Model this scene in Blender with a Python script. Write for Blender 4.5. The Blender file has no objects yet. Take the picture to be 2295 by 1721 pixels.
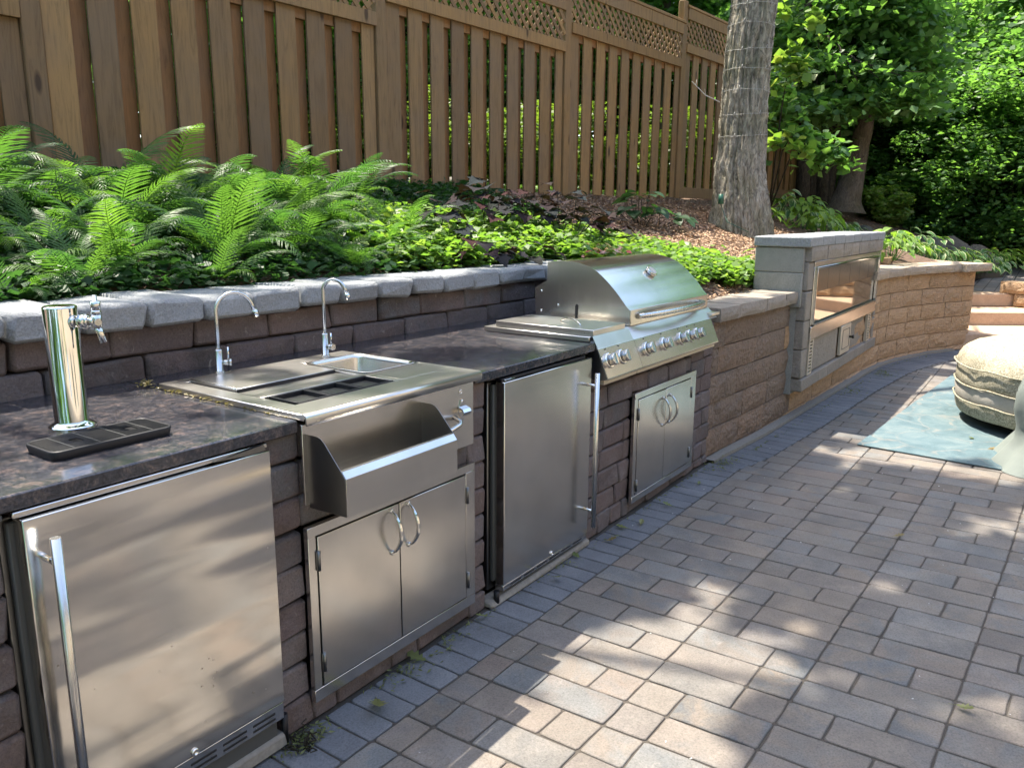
import bpy, math, random
import numpy as np
from mathutils import Vector, Matrix, Euler, noise
R_ = math.radians
SC = bpy.context.scene
COL = SC.collection
random.seed(7); RNG = np.random.default_rng(7)

# ------------------------------------------------------------------ camera
cam_d = bpy.data.cameras.new('camera'); cam = bpy.data.objects.new('camera', cam_d); COL.objects.link(cam)
yaw, pitch, roll = R_(34.84), R_(12.03), R_(0.37)
f_ = Vector((math.cos(pitch)*math.cos(yaw), math.cos(pitch)*math.sin(yaw), -math.sin(pitch)))
r_ = Vector((math.sin(yaw), -math.cos(yaw), 0)); u_ = r_.cross(f_)
r2 = r_*math.cos(roll)+u_*math.sin(roll); u2 = -r_*math.sin(roll)+u_*math.cos(roll)
CAM = Vector((0, -1.64, 1.46))
cam.matrix_world = Matrix(((r2.x, u2.x, -f_.x, CAM.x), (r2.y, u2.y, -f_.y, CAM.y), (r2.z, u2.z, -f_.z, CAM.z), (0, 0, 0, 1)))
cam_d.sensor_width = 36; cam_d.lens = 1780/2295*36; cam_d.clip_end = 500; cam_d.clip_start = .05
SC.camera = cam
# ------------------------------------------------------------------ light
SUN = Vector((.065, .405, 1.0)).normalized()
w = bpy.data.worlds.new('World'); SC.world = w; w.use_nodes = True
wn = w.node_tree.nodes; wl = w.node_tree.links
sky = wn.new('ShaderNodeTexSky'); sky.sky_type = 'NISHITA'; sky.sun_disc = False
sky.sun_elevation = math.asin(SUN.z); sky.sun_rotation = math.atan2(SUN.x, SUN.y)
sky.air_density = 1.0; sky.dust_density = 3.0; sky.ozone_density = 0.7
bg = wn['Background']; bg.inputs[1].default_value = 0.15; wl.new(sky.outputs[0], bg.inputs[0])
sd = bpy.data.lights.new('sun', 'SUN'); sd.energy = 3.1; sd.angle = R_(.53); sd.color = (1, .93, .80)
so = bpy.data.objects.new('sun', sd); COL.objects.link(so); so.rotation_euler = SUN.to_track_quat('Z', 'Y').to_euler(); so.location = (0, 0, 20)
SC.view_settings.view_transform = 'Standard'; SC.view_settings.look = 'None'
SC.view_settings.exposure = 2.22; SC.view_settings.gamma = 1; SC.view_settings.use_curve_mapping = False
SC.cycles.max_bounces = 8; SC.cycles.diffuse_bounces = 4; SC.cycles.glossy_bounces = 4; SC.cycles.transmission_bounces = 4; SC.cycles.transparent_max_bounces = 6
SC.cycles.use_denoising = True; SC.cycles.sample_clamp_indirect = 6

# ------------------------------------------------------------------ object helpers
WL = {}
def link(name, me, parent=None, mat=None, loc=(0, 0, 0), rot=(0, 0, 0), scale=(1, 1, 1), kind=None, label=None):
    o = bpy.data.objects.new(name, me); COL.objects.link(o)
    wlc = Vector(loc)
    if parent is not None:
        o.parent = parent; o.location = wlc-WL[parent.name]
    else: o.location = wlc
    o.rotation_euler = rot; o.scale = scale
    WL[o.name] = wlc
    if mat is not None and me is not None and len(me.materials) == 0: me.materials.append(mat)
    if kind: o['kind'] = kind
    if label: o['label'] = label
    return o
def tag(o, label, cat, group=None, kind=None):
    if label: o['label'] = label
    if cat: o['category'] = cat
    if group: o['group'] = group
    if kind: o['kind'] = kind
    return o
def thing(name, label, cat, loc=(0, 0, 0), group=None):
    o = link(name, None, loc=loc); o.empty_display_size = .1
    return tag(o, label, cat, group)
class MB:
    def __init__(s): s.v = []; s.f = []; s.mi = []; s.sm = []; s.cur = 0; s.smooth = False
    def face(s, idx, sm=None): s.f.append(tuple(idx)); s.mi.append(s.cur); s.sm.append(s.smooth if sm is None else sm)
    def add(s, vs): n = len(s.v); s.v += [tuple(v) for v in vs]; return n
    def box(s, x0, x1, y0, y1, z0, z1):
        n = s.add([(x0,y0,z0),(x1,y0,z0),(x1,y1,z0),(x0,y1,z0),(x0,y0,z1),(x1,y0,z1),(x1,y1,z1),(x0,y1,z1)])
        for q in ((0,3,2,1),(4,5,6,7),(0,1,5,4),(1,2,6,5),(2,3,7,6),(3,0,4,7)): s.face([n+i for i in q], False)
        return s
    def cbox(s, x0, x1, y0, y1, z0, z1, c=.002, jit=0, rng=random):
        """box with chamfered edges: 24 vertices, 44 triangles"""
        P = {}
        lo = (x0, y0, z0); hi = (x1, y1, z1)
        c = min(c, (x1-x0)*.45, (y1-y0)*.45, (z1-z0)*.45)
        for sx in (0, 1):
            for sy in (0, 1):
                for sz in (0, 1):
                    k = (sx, sy, sz); base = [hi[i] if k[i] else lo[i] for i in range(3)]
                    if jit: base = [b+rng.uniform(-jit, jit) for b in base]
                    for ax in range(3):
                        p = list(base)
                        for j in range(3):
                            if j != ax: p[j] += -c if k[j] else c
                            if jit and j != ax: p[j] += (rng.uniform(-jit, jit))*.6
                        P[(k, ax)] = s.add([p])
        def q(a, sm): s.face(a, sm)
        for ax in range(3):
            o1, o2 = [j for j in range(3) if j != ax]
            for sgn in (0, 1):
                idx = []
                for a, b in ((0, 0), (1, 0), (1, 1), (0, 1)):
                    k = [0, 0, 0]; k[ax] = sgn; k[o1] = a; k[o2] = b; idx.append(P[(tuple(k), ax)])
                flip = (sgn == 1) ^ (ax == 1)
                q(idx if flip else idx[::-1], False)
        for ax in range(3):      # edges parallel to ax
            o1, o2 = [j for j in range(3) if j != ax]
            for a in (0, 1):
                for b in (0, 1):
                    k0 = [0, 0, 0]; k0[o1] = a; k0[o2] = b; k1 = list(k0); k1[ax] = 1; k0 = tuple(k0); k1 = tuple(k1)
                    idx = [P[(k0, o1)], P[(k1, o1)], P[(k1, o2)], P[(k0, o2)]]
                    if (a ^ b) ^ (ax == 1): idx = idx[::-1]
                    q(idx, True)
        for k in [(a, b, c_) for a in (0, 1) for b in (0, 1) for c_ in (0, 1)]:
            idx = [P[(k, 0)], P[(k, 1)], P[(k, 2)]]
            if (sum(k) % 2) == 0: idx = idx[::-1]
            q(idx, True)
        return s
    def tube(s, pts, r, n=12, cap=True, closed=False):
        pts = [Vector(p) for p in pts]; m = len(pts)
        rr = r if hasattr(r, '__len__') else [r]*m
        up = None; rings = []
        for i, p in enumerate(pts):
            if closed: t = (pts[(i+1) % m]-pts[i-1])
            else: t = (pts[min(i+1, m-1)]-pts[max(i-1, 0)])
            t.normalize()
            if up is None: up = Vector((0, 0, 1)) if abs(t.z) < .9 else Vector((0, 1, 0))
            a = t.cross(up).normalized(); b = a.cross(t).normalized(); up = b
            rings.append(s.add([p+(a*math.cos(2*math.pi*k/n)+b*math.sin(2*math.pi*k/n))*rr[i] for k in range(n)]))
        for i in range(m if closed else m-1):
            A = rings[i]; B = rings[(i+1) % m]
            for k in range(n): s.face([A+k, A+(k+1) % n, B+(k+1) % n, B+k], True)
        if cap and not closed:
            s.face([rings[0]+k for k in range(n)][::-1], False); s.face([rings[-1]+k for k in range(n)], False)
        return s
    def lathe(s, prof, c=(0, 0, 0), n=32, axis='z', sharp=()):
        """prof: list of (r, h) ; solid of revolution"""
        rings = []
        for r, h in prof:
            pts = []
            for k in range(n):
                a = 2*math.pi*k/n; u, v = r*math.cos(a), r*math.sin(a)
                if axis == 'z': pts.append((c[0]+u, c[1]+v, c[2]+h))
                elif axis == 'y': pts.append((c[0]+u, c[1]+h, c[2]-v))
                else: pts.append((c[0]+h, c[1]+u, c[2]+v))
            rings.append(s.add(pts))
        for i in range(len(prof)-1):
            for k in range(n): s.face([rings[i]+k, rings[i]+(k+1) % n, rings[i+1]+(k+1) % n, rings[i+1]+k], i not in sharp)
        if prof[0][0] > 1e-5: s.face([rings[0]+k for k in range(n)][::-1], False)
        if prof[-1][0] > 1e-5: s.face([rings[-1]+k for k in range(n)], False)
        return s
    def prism(s, poly, axis, a, b):
        """poly: 2-d outline in the other two axes (ordered), extruded from a to b"""
        def mk(p, h): return (h, p[0], p[1]) if axis == 'x' else ((p[0], h, p[1]) if axis == 'y' else (p[0], p[1], h))
        n = len(poly); A = s.add([mk(p, a) for p in poly]); B = s.add([mk(p, b) for p in poly])
        s.face([A+i for i in range(n)][::-1], False); s.face([B+i for i in range(n)], False)
        for i in range(n): s.face([A+i, A+(i+1) % n, B+(i+1) % n, B+i])
        return s
    def grid(s, P):
        """P: 2-d list of points"""
        h = len(P); w_ = len(P[0]); n = s.add([p for row in P for p in row])
        for i in range(h-1):
            for j in range(w_-1): s.face([n+i*w_+j, n+i*w_+j+1, n+(i+1)*w_+j+1, n+(i+1)*w_+j], True)
        return s
    def xf(s, M, start=0):
        for i in range(start, len(s.v)): s.v[i] = tuple(M @ Vector(s.v[i]))
        return s
    def mesh(s, name, mats=None, recalc=True):
        me = bpy.data.meshes.new(name); me.from_pydata(s.v, [], s.f)
        me.polygons.foreach_set('use_smooth', s.sm); me.polygons.foreach_set('material_index', s.mi)
        if mats:
            for m in (mats if isinstance(mats, (list, tuple)) else [mats]): me.materials.append(m)
        if recalc:
            import bmesh
            bm = bmesh.new(); bm.from_mesh(me); bmesh.ops.recalc_face_normals(bm, faces=bm.faces); bm.to_mesh(me); bm.free()
        me.update(); return me
    def build(s, name, mat, parent=None, origin=None, kind=None, label=None, recalc=True):
        """vertices are in world space; the object's origin is its parent's (or the one given)"""
        og = Vector(origin) if origin is not None else (WL[parent.name] if parent is not None else Vector((0, 0, 0)))
        s.v = [(v[0]-og.x, v[1]-og.y, v[2]-og.z) for v in s.v]
        return link(name, s.mesh(name, mat, recalc), parent, loc=og, kind=kind, label=label)
def np_mesh(name, V, F, mats=None, smooth=False, mi=None):
    """fast mesh from arrays; F is (n,k)"""
    me = bpy.data.meshes.new(name); V = np.asarray(V, np.float32); F = np.asarray(F, np.int32); k = F.shape[1]
    me.vertices.add(len(V)); me.vertices.foreach_set('co', V.ravel())
    me.loops.add(F.size); me.loops.foreach_set('vertex_index', F.ravel())
    me.polygons.add(len(F)); me.polygons.foreach_set('loop_start', np.arange(0, F.size, k, dtype=np.int32))
    try: me.polygons.foreach_set('loop_total', np.full(len(F), k, np.int32))
    except Exception: pass
    if smooth: me.polygons.foreach_set('use_smooth', np.ones(len(F), bool))
    if mi is not None: me.polygons.foreach_set('material_index', np.asarray(mi, np.int32))
    if mats:
        for m in (mats if isinstance(mats, (list, tuple)) else [mats]): me.materials.append(m)
    me.update(calc_edges=True); return me

# ------------------------------------------------------------------ materials
def mat(name): m = bpy.data.materials.new(name); m.use_nodes = True; return m, m.node_tree.nodes, m.node_tree.links, m.node_tree.nodes['Principled BSDF']
def ramp(n, stops, interp='LINEAR'):
    r = n.new('ShaderNodeValToRGB'); e = r.color_ramp.elements; r.color_ramp.interpolation = interp
    while len(e) > 1: e.remove(e[-1])
    e[0].position, e[0].color = stops[0][0], (*stops[0][1], 1)
    for p, c in stops[1:]: x = e.new(p); x.color = (*c, 1)
    return r
def coords(n, l, rnd=True, obj=True, scale=(1, 1, 1), per='obj'):
    tc = n.new('ShaderNodeTexCoord'); mp = n.new('ShaderNodeMapping'); mp.inputs['Scale'].default_value = scale
    l.new(tc.outputs['Object'], mp.inputs[0])
    if not rnd: return mp.outputs[0], None
    if per == 'island':
        g = n.new('ShaderNodeNewGeometry'); ro = g.outputs['Random Per Island']
    else:
        oi = n.new('ShaderNodeObjectInfo'); ro = oi.outputs['Random']
    mu = n.new('ShaderNodeMath'); mu.operation = 'MULTIPLY'; mu.inputs[1].default_value = 37.0; l.new(ro, mu.inputs[0])
    ad = n.new('ShaderNodeVectorMath'); ad.operation = 'ADD'; l.new(mp.outputs[0], ad.inputs[0]); l.new(mu.outputs[0], ad.inputs[1])
    return ad.outputs[0], ro
def tex(n, l, vec, scale, detail=4, rough=.6, dist=0, kind='noise'):
    if kind == 'noise':
        t = n.new('ShaderNodeTexNoise'); t.inputs['Detail'].default_value = detail; t.inputs['Roughness'].default_value = rough; t.inputs['Distortion'].default_value = dist
    else:
        t = n.new('ShaderNodeTexVoronoi')
    t.inputs['Scale'].default_value = scale; l.new(vec, t.inputs['Vector']); return t
def mix(n, l, fac, a, b, mode='MIX'):
    m = n.new('ShaderNodeMix'); m.data_type = 'RGBA'; m.blend_type = mode
    for sock, v in ((0, fac), (6, a), (7, b)):
        if hasattr(v, 'is_output') or hasattr(v, 'links'): l.new(v, m.inputs[sock])
        elif sock == 0: m.inputs[0].default_value = v
        else: m.inputs[sock].default_value = (*v, 1)
    return m.outputs[2]
def bump(n, l, b, hs, strengths, dists):
    prev = None
    for h, s_, d in zip(hs, strengths, dists):
        x = n.new('ShaderNodeBump'); x.inputs['Strength'].default_value = s_; x.inputs['Distance'].default_value = d
        l.new(h, x.inputs['Height'])
        if prev: l.new(prev, x.inputs['Normal'])
        prev = x.outputs[0]
    l.new(prev, b.inputs['Normal'])
def stone_mat(name, cols, speck=(.5, .5, .5), speck_amt=.25, bscale=1, bstr=.5, bdist=.004, rough=.85, per='obj', mottle=14, split=False, blend=False):
    m, n, l, b = mat(name)
    vec, rnd = coords(n, l, per=per)
    base = ramp(n, [(i/max(1, len(cols)-1), c) for i, c in enumerate(cols)]); l.new(rnd, base.inputs[0])
    n1 = tex(n, l, vec, mottle, 5, .65, .3)
    alt = ramp(n, [(0, tuple(c*.55 for c in cols[0])), (.5, cols[len(cols)//2]), (1, tuple(min(1, c*1.5) for c in cols[-1]))]); l.new(n1.outputs[0], alt.inputs[0])
    n1b = tex(n, l, vec, mottle*.35, 3); rr = ramp(n, [(.35, (.15,)*3), (.7, (.75,)*3)]); l.new(n1b.outputs[0], rr.inputs[0])
    c = mix(n, l, rr.outputs[0], base.outputs[0], alt.outputs[0])
    if blend:
        wm = n.new('ShaderNodeMath'); wm.operation = 'MULTIPLY_ADD'; wm.inputs[1].default_value = 3.7; wm.inputs[2].default_value = .31; l.new(rnd, wm.inputs[0])
        fr_ = n.new('ShaderNodeMath'); fr_.operation = 'FRACT'; l.new(wm.outputs[0], fr_.inputs[0])
        b2 = ramp(n, [(i/max(1, len(cols)-1), c_) for i, c_ in enumerate(cols)]); l.new(fr_.outputs[0], b2.inputs[0])
        nb_ = tex(n, l, vec, 8, 4, .6, .6); rb_ = ramp(n, [(.42, (0,)*3), (.60, (.9,)*3)]); l.new(nb_.outputs[0], rb_.inputs[0])
        c = mix(n, l, rb_.outputs[0], c, b2.outputs[0])
        nd_ = tex(n, l, vec, 2.3, 5, .65); rd_ = ramp(n, [(.35, (.78,)*3), (.65, (1.12,)*3)]); l.new(nd_.outputs[0], rd_.inputs[0]); c = mix(n, l, 1.0, c, rd_.outputs[0], 'MULTIPLY')
    n2 = tex(n, l, vec, 170*bscale, 3, .7); r2_ = ramp(n, [(.30, (.62,)*3), (.5, (1,)*3), (.72, (1.25,)*3)]); l.new(n2.outputs[0], r2_.inputs[0])
    c = mix(n, l, .8, c, r2_.outputs[0], 'MULTIPLY')
    n3 = tex(n, l, vec, 23, 8, .75, 1.2); r3 = ramp(n, [(.60, (0,)*3), (.70, (1,)*3)]); l.new(n3.outputs[0], r3.inputs[0])
    sm = n.new('ShaderNodeMath'); sm.operation = 'MULTIPLY'; sm.inputs[1].default_value = speck_amt; l.new(r3.outputs[0], sm.inputs[0])
    c = mix(n, l, sm.outputs[0], c, speck)
    l.new(c, b.inputs['Base Color']); b.inputs['Roughness'].default_value = rough
    b.inputs['Specular IOR Level'].default_value = .3
    nb = tex(n, l, vec, 30 if not split else 26, 7, .68, .4); nf = tex(n, l, vec, 160, 3, .6)
    if split:
        v = tex(n, l, vec, 42, kind='voronoi'); bump(n, l, b, [nb.outputs[0], v.outputs[0], nf.outputs[0]], [bstr, bstr*.8, .4], [bdist*2.2, bdist, .0015])
    else: bump(n, l, b, [nb.outputs[0], nf.outputs[0]], [bstr, .5], [bdist, .0012])
    return m
M = {}
M['kbrick'] = stone_mat('dark_tumbled_brick', [(.074,.062,.058), (.112,.084,.075), (.100,.096,.100), (.135,.098,.088), (.108,.086,.088), (.13,.124,.122)], (.36,.33,.29), .6, bstr=1, bdist=.010, blend=True)
M['cap'] = stone_mat('blue_grey_cap', [(.20,.212,.225), (.26,.268,.275), (.215,.222,.232)], (.46,.46,.45), .5, bstr=1, bdist=.012)
M['greyblock'] = stone_mat('smooth_grey_block', [(.20,.20,.185), (.25,.245,.22)], (.3,.3,.28), .3, bstr=.25, bdist=.002)
M['block_bounce'] = stone_mat('bounce_split_block', [(.36,.235,.135), (.42,.27,.15), (.38,.25,.15), (.45,.29,.165)], (.5,.4,.3), .3, bstr=1, bdist=.010, split=True)  # split-face block colour with the patio's warm bounce light put into it
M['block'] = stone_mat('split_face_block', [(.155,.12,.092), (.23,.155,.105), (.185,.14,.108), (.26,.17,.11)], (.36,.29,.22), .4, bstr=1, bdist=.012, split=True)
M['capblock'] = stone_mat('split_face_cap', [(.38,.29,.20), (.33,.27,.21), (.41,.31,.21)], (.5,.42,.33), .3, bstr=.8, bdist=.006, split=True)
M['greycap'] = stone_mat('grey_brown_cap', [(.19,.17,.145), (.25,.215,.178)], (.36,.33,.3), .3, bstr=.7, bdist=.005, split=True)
M['step'] = stone_mat('tan_step', [(.42,.285,.19), (.46,.32,.22)], (.5,.4,.32), .3, bstr=.5, bdist=.004)
PC = [(.110,.117,.122), (.160,.136,.114), (.123,.130,.134), (.180,.150,.121), (.136,.122,.113), (.155,.154,.148), (.172,.134,.110)]
M['paver'] = stone_mat('patio_paver', PC, (.32,.29,.26), .32, bstr=.7, bdist=.005, mottle=7, blend=True)
M['paver_i'] = stone_mat('patio_paver_field', PC, (.32,.29,.26), .32, bstr=.7, bdist=.005, mottle=7, per='island', blend=True)
M['soldier'] = stone_mat('border_paver', [(.105,.112,.126), (.140,.142,.150), (.120,.127,.138)], (.26,.26,.26), .25, bstr=.45, bdist=.003, mottle=7, blend=True)
M['soldier_i'] = stone_mat('border_paver_field', [(.105,.112,.126), (.140,.142,.150), (.120,.127,.138)], (.26,.26,.26), .25, bstr=.45, bdist=.003, mottle=7, per='island', blend=True)
M['boulder'] = stone_mat('mossy_boulder', [(.07,.068,.055), (.10,.085,.07), (.075,.085,.075)], (.14,.16,.12), .4, bstr=.6, bdist=.01, mottle=5)
def simple(name, col, rough=.5, metal=0, spec=.5, bscale=0, bstr=.2, bdist=.001, var=0):
    m, n, l, b = mat(name); b.inputs['Roughness'].default_value = rough; b.inputs['Metallic'].default_value = metal; b.inputs['Specular IOR Level'].default_value = spec
    b.inputs['Base Color'].default_value = (*col, 1)
    if bscale or var:
        vec, rnd = coords(n, l, rnd=False); t = tex(n, l, vec, bscale or 8, 4)
        if var:
            r = ramp(n, [(.2, tuple(c*(1-var) for c in col)), (.8, tuple(min(1, c*(1+var)) for c in col))]); l.new(t.outputs[0], r.inputs[0]); l.new(r.outputs[0], b.inputs['Base Color'])
        if bscale: bump(n, l, b, [t.outputs[0]], [bstr], [bdist])
    return m
def steel(name, col=(.67,.645,.605), rough=.24, along='x', wav=.5, wdist=.006, wscale=2.2, spots=False, brush=1.0):
    m, n, l, b = mat(name); b.inputs['Metallic'].default_value = 1
    vec, _ = coords(n, l, rnd=False)
    sc = {'x': (.8, 120, 120), 'z': (120, 120, .8), 'y': (120, .8, 120)}[along]
    mp = n.new('ShaderNodeMapping'); mp.inputs['Scale'].default_value = sc; l.new(vec, mp.inputs[0])
    br = tex(n, l, mp.outputs[0], 1.0, 3, .6)
    rr = ramp(n, [(.25, (rough*.9,)*3), (.75, (rough*1.12,)*3)]); l.new(br.outputs[0], rr.inputs[0])
    sm = tex(n, l, vec, 3.5, 4, .6); r2_ = ramp(n, [(.3, (.82,)*3), (.7, (1.06,)*3)]); l.new(sm.outputs[0], r2_.inputs[0])
    cc = ramp(n, [(.2, tuple(c*.975 for c in col)), (.8, col)]); l.new(br.outputs[0], cc.inputs[0])
    c = mix(n, l, .8, cc.outputs[0], r2_.outputs[0], 'MULTIPLY')
    if spots:
        v = tex(n, l, vec, 34, kind='voronoi'); v.feature = 'F1'; rs = ramp(n, [(.055, (1,)*3), (.085, (0,)*3)]); l.new(v.outputs['Distance'], rs.inputs[0])
        msk = tex(n, l, vec, 5, 2); rm = ramp(n, [(.50, (0,)*3), (.56, (.75,)*3)]); l.new(msk.outputs[0], rm.inputs[0])
        f = n.new('ShaderNodeMath'); f.operation = 'MULTIPLY'; l.new(rs.outputs[0], f.inputs[0]); l.new(rm.outputs[0], f.inputs[1])
        c = mix(n, l, f.outputs[0], c, (.16,.12,.09))
        ra = n.new('ShaderNodeMath'); ra.operation = 'MULTIPLY_ADD'; ra.inputs[1].default_value = .4; l.new(f.outputs[0], ra.inputs[0]); l.new(rr.outputs[0], ra.inputs[2]); l.new(ra.outputs[0], b.inputs['Roughness'])
    else: l.new(rr.outputs[0], b.inputs['Roughness'])
    l.new(c, b.inputs['Base Color'])
    mp2 = n.new('ShaderNodeMapping'); mp2.inputs['Scale'].default_value = (.22, 1, 1.7) if along == 'x' else (1, 1, .45); l.new(vec, mp2.inputs[0])
    wv = tex(n, l, mp2.outputs[0], wscale, 2, .4, .15)
    hs, ss, ds = [], [], []
    if wav: hs.append(wv.outputs[0]); ss.append(wav); ds.append(wdist)
    hs.append(br.outputs[0]); ss.append(.05*brush); ds.append(.0002)
    bump(n, l, b, hs, ss, ds)
    return m
M['steel'] = steel('brushed_steel'); M['steelv'] = steel('brushed_steel_vertical', along='z')
M['door'] = steel('fridge_door_steel', rough=.155, spots=True, wav=1.0, wdist=.032, wscale=2.6)
M['door2'] = steel('fridge_door_steel_clean', rough=.23, wav=.5, wdist=.012, wscale=1.6)
M['hood'] = steel('hood_steel', rough=.19, wav=.4, wdist=.006)
M['top'] = steel('worktop_steel', rough=.30, wav=.2, wdist=.003, along='x')
M['chrome'] = steel('polished_steel', (.72,.72,.70), .07, 'z', 0, brush=.3)
M['satin'] = steel('satin_tube', (.60,.60,.58), .26, 'z', 0, brush=.5)
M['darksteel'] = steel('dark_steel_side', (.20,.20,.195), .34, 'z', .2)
M['pale'] = simple('painted_pale_metal', (.52,.45,.36), .45, .55)
M['black'] = simple('black_plastic', (.006,.006,.008), .5, 0, .35)
M['blackin'] = simple('black_recess', (.008,.008,.008), .8)
M['rubber'] = simple('dark_gasket', (.05,.052,.05), .6)
M['glass'] = simple('smoked_mirror_glass', (.38,.37,.33), .04, .92)
M['sootp'] = simple('dark_panel', (.035,.032,.026), .22, 0, .6)
M['concrete'] = simple('footing_concrete', (.19,.175,.15), .9, bscale=60, bstr=.5, bdist=.004, var=.25)
M['white'] = simple('white_wire', (.42,.41,.38), .5)
M['greenp'] = simple('green_plastic', (.015,.09,.055), .4)
# granite
m, n, l, b = mat('granite'); vec, _ = coords(n, l, rnd=False)
t1 = tex(n, l, vec, 26, 8, .78, .6); r1 = ramp(n, [(.32,(.014,.015,.020)), (.50,(.036,.036,.042)), (.58,(.075,.062,.060)), (.68,(.14,.10,.090)), (.80,(.26,.22,.21))]); l.new(t1.outputs[0], r1.inputs[0])
t2 = tex(n, l, vec, 120, 3, .6); r2x = ramp(n, [(.35,(.55,)*3), (.65,(1.3,)*3)]); l.new(t2.outputs[0], r2x.inputs[0])
c = mix(n, l, .8, r1.outputs[0], r2x.outputs[0], 'MULTIPLY'); l.new(c, b.inputs['Base Color'])
t3 = tex(n, l, vec, 7, 6, .7); r3x = ramp(n, [(.35,(.06,)*3), (.7,(.26,)*3)]); l.new(t3.outputs[0], r3x.inputs[0]); l.new(r3x.outputs[0], b.inputs['Roughness'])
b.inputs['Specular IOR Level'].default_value = .6; M['granite'] = m
# wood
def wood(name, cols, rough=.75):
    m, n, l, b = mat(name); vec, rnd = coords(n, l)
    mp = n.new('ShaderNodeMapping'); mp.inputs['Scale'].default_value = (14, 14, 1.1); l.new(vec, mp.inputs[0])
    g = tex(n, l, mp.outputs[0], 2.2, 7, .7, 1.6)
    base = ramp(n, [(i/(len(cols)-1), c) for i, c in enumerate(cols)]); l.new(rnd, base.inputs[0])
    gr = ramp(n, [(.28,(.52,.50,.50)), (.5,(1,1,1)), (.75,(1.28,1.2,1.12))]); l.new(g.outputs[0], gr.inputs[0])
    c = mix(n, l, .85, base.outputs[0], gr.outputs[0], 'MULTIPLY')
    w2 = tex(n, l, vec, 1.7, 4, .6); wr = ramp(n, [(.42,(0,)*3), (.68,(.4,)*3)]); l.new(w2.outputs[0], wr.inputs[0])
    c = mix(n, l, wr.outputs[0], c, (.16,.125,.095))
    # knots
    mk = n.new('ShaderNodeMapping'); mk.inputs['Scale'].default_value = (5, 5, 1.6); l.new(vec, mk.inputs[0])
    vk = tex(n, l, mk.outputs[0], 1.1, kind='voronoi'); kr = ramp(n, [(.07,(.8,)*3), (.13,(0,)*3)]); l.new(vk.outputs['Distance'], kr.inputs[0])
    c = mix(n, l, kr.outputs[0], c, (.035,.022,.016))
    l.new(c, b.inputs['Base Color']); b.inputs['Roughness'].default_value = rough; b.inputs['Specular IOR Level'].default_value = .25
    bump(n, l, b, [g.outputs[0]], [.4], [.0025]); return m
M['wood'] = wood('stained_cedar', [(.22,.135,.060), (.30,.182,.075), (.165,.105,.055), (.26,.162,.072), (.19,.124,.065), (.32,.198,.085)])
M['wood2'] = wood('stained_cedar_back', [(.23,.12,.05), (.27,.145,.06), (.2,.105,.048)])
def leafmat(name, cols, per='island', trans=.45, rough=.45, spec=.35, tcol=1.5):
    m = bpy.data.materials.new(name); m.use_nodes = True; n = m.node_tree.nodes; l = m.node_tree.links; n.clear()
    out = n.new('ShaderNodeOutputMaterial')
    if per == 'island': g = n.new('ShaderNodeNewGeometry'); rnd = g.outputs['Random Per Island']
    else: g = n.new('ShaderNodeObjectInfo'); rnd = g.outputs['Random']
    cr = ramp(n, [(i/max(1, len(cols)-1), c) for i, c in enumerate(cols)]); l.new(rnd, cr.inputs[0])
    pb = n.new('ShaderNodeBsdfPrincipled'); pb.inputs['Roughness'].default_value = rough; pb.inputs['Specular IOR Level'].default_value = spec; l.new(cr.outputs[0], pb.inputs['Base Color'])
    tr = n.new('ShaderNodeBsdfTranslucent'); tcn = mix(n, l, 1.0, cr.outputs[0], (tcol*1.15, tcol*1.25, tcol*.5), 'MULTIPLY'); l.new(tcn, tr.inputs[0])
    mx = n.new('ShaderNodeMixShader'); mx.inputs[0].default_value = trans; l.new(pb.outputs[0], mx.inputs[1]); l.new(tr.outputs[0], mx.inputs[2]); l.new(mx.outputs[0], out.inputs[0])
    return m
M['leaf'] = leafmat('broadleaf', [(.075,.16,.055), (.10,.20,.06), (.12,.22,.065), (.085,.175,.06)], trans=.52)
M['leafdark'] = leafmat('broadleaf_dark', [(.075,.16,.06), (.095,.19,.065), (.12,.22,.07)], trans=.58)
M['leaflight'] = leafmat('broadleaf_light', [(.12,.21,.05), (.17,.26,.06), (.10,.19,.04), (.22,.25,.08)])
M['hedge'] = leafmat('golden_shrub', [(.10,.16,.028), (.14,.20,.035), (.075,.13,.028)], tcol=1.25)
M['fern'] = leafmat('fern_green', [(.040,.100,.034), (.075,.155,.036), (.030,.080,.034), (.105,.19,.040), (.052,.12,.036)], per='obj', trans=.5)
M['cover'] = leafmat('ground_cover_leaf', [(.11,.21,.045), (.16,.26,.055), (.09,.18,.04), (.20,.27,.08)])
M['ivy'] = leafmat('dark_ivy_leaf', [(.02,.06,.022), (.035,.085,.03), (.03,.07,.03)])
M['coral'] = leafmat('dark_maple_leaf', [(.022,.028,.030), (.028,.025,.028), (.045,.018,.018), (.020,.032,.028)], per='obj', trans=.08, rough=.85, spec=.08)
M['hosta'] = leafmat('hosta_leaf', [(.045,.12,.035), (.07,.16,.04)], per='obj', trans=.35); M['hostaw'] = leafmat('hosta_margin', [(.34,.40,.20), (.42,.45,.26)], per='obj', trans=.3)
M['hostag'] = leafmat('chartreuse_leaf', [(.13,.24,.04), (.18,.28,.055)], per='obj', trans=.4)
M['petal'] = leafmat('pink_white_petal', [(.55,.42,.40), (.5,.08,.07), (.6,.5,.46)], trans=.3)
M['dryleaf'] = leafmat('fallen_leaf', [(.16,.18,.06), (.20,.15,.07), (.11,.14,.05)], per='obj', trans=.3)
M['grass'] = leafmat('lawn_grass', [(.10,.19,.03), (.13,.22,.04)], trans=.3)
m, n, l, b = mat('soil'); vec, _ = coords(n, l, rnd=False); t = tex(n, l, vec, 30, 8, .7); r = ramp(n, [(.3,(.05,.032,.022)), (.55,(.12,.072,.046)), (.75,(.22,.135,.085))]); l.new(t.outputs[0], r.inputs[0]); l.new(r.outputs[0], b.inputs['Base Color']); b.inputs['Roughness'].default_value = .95
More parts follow.
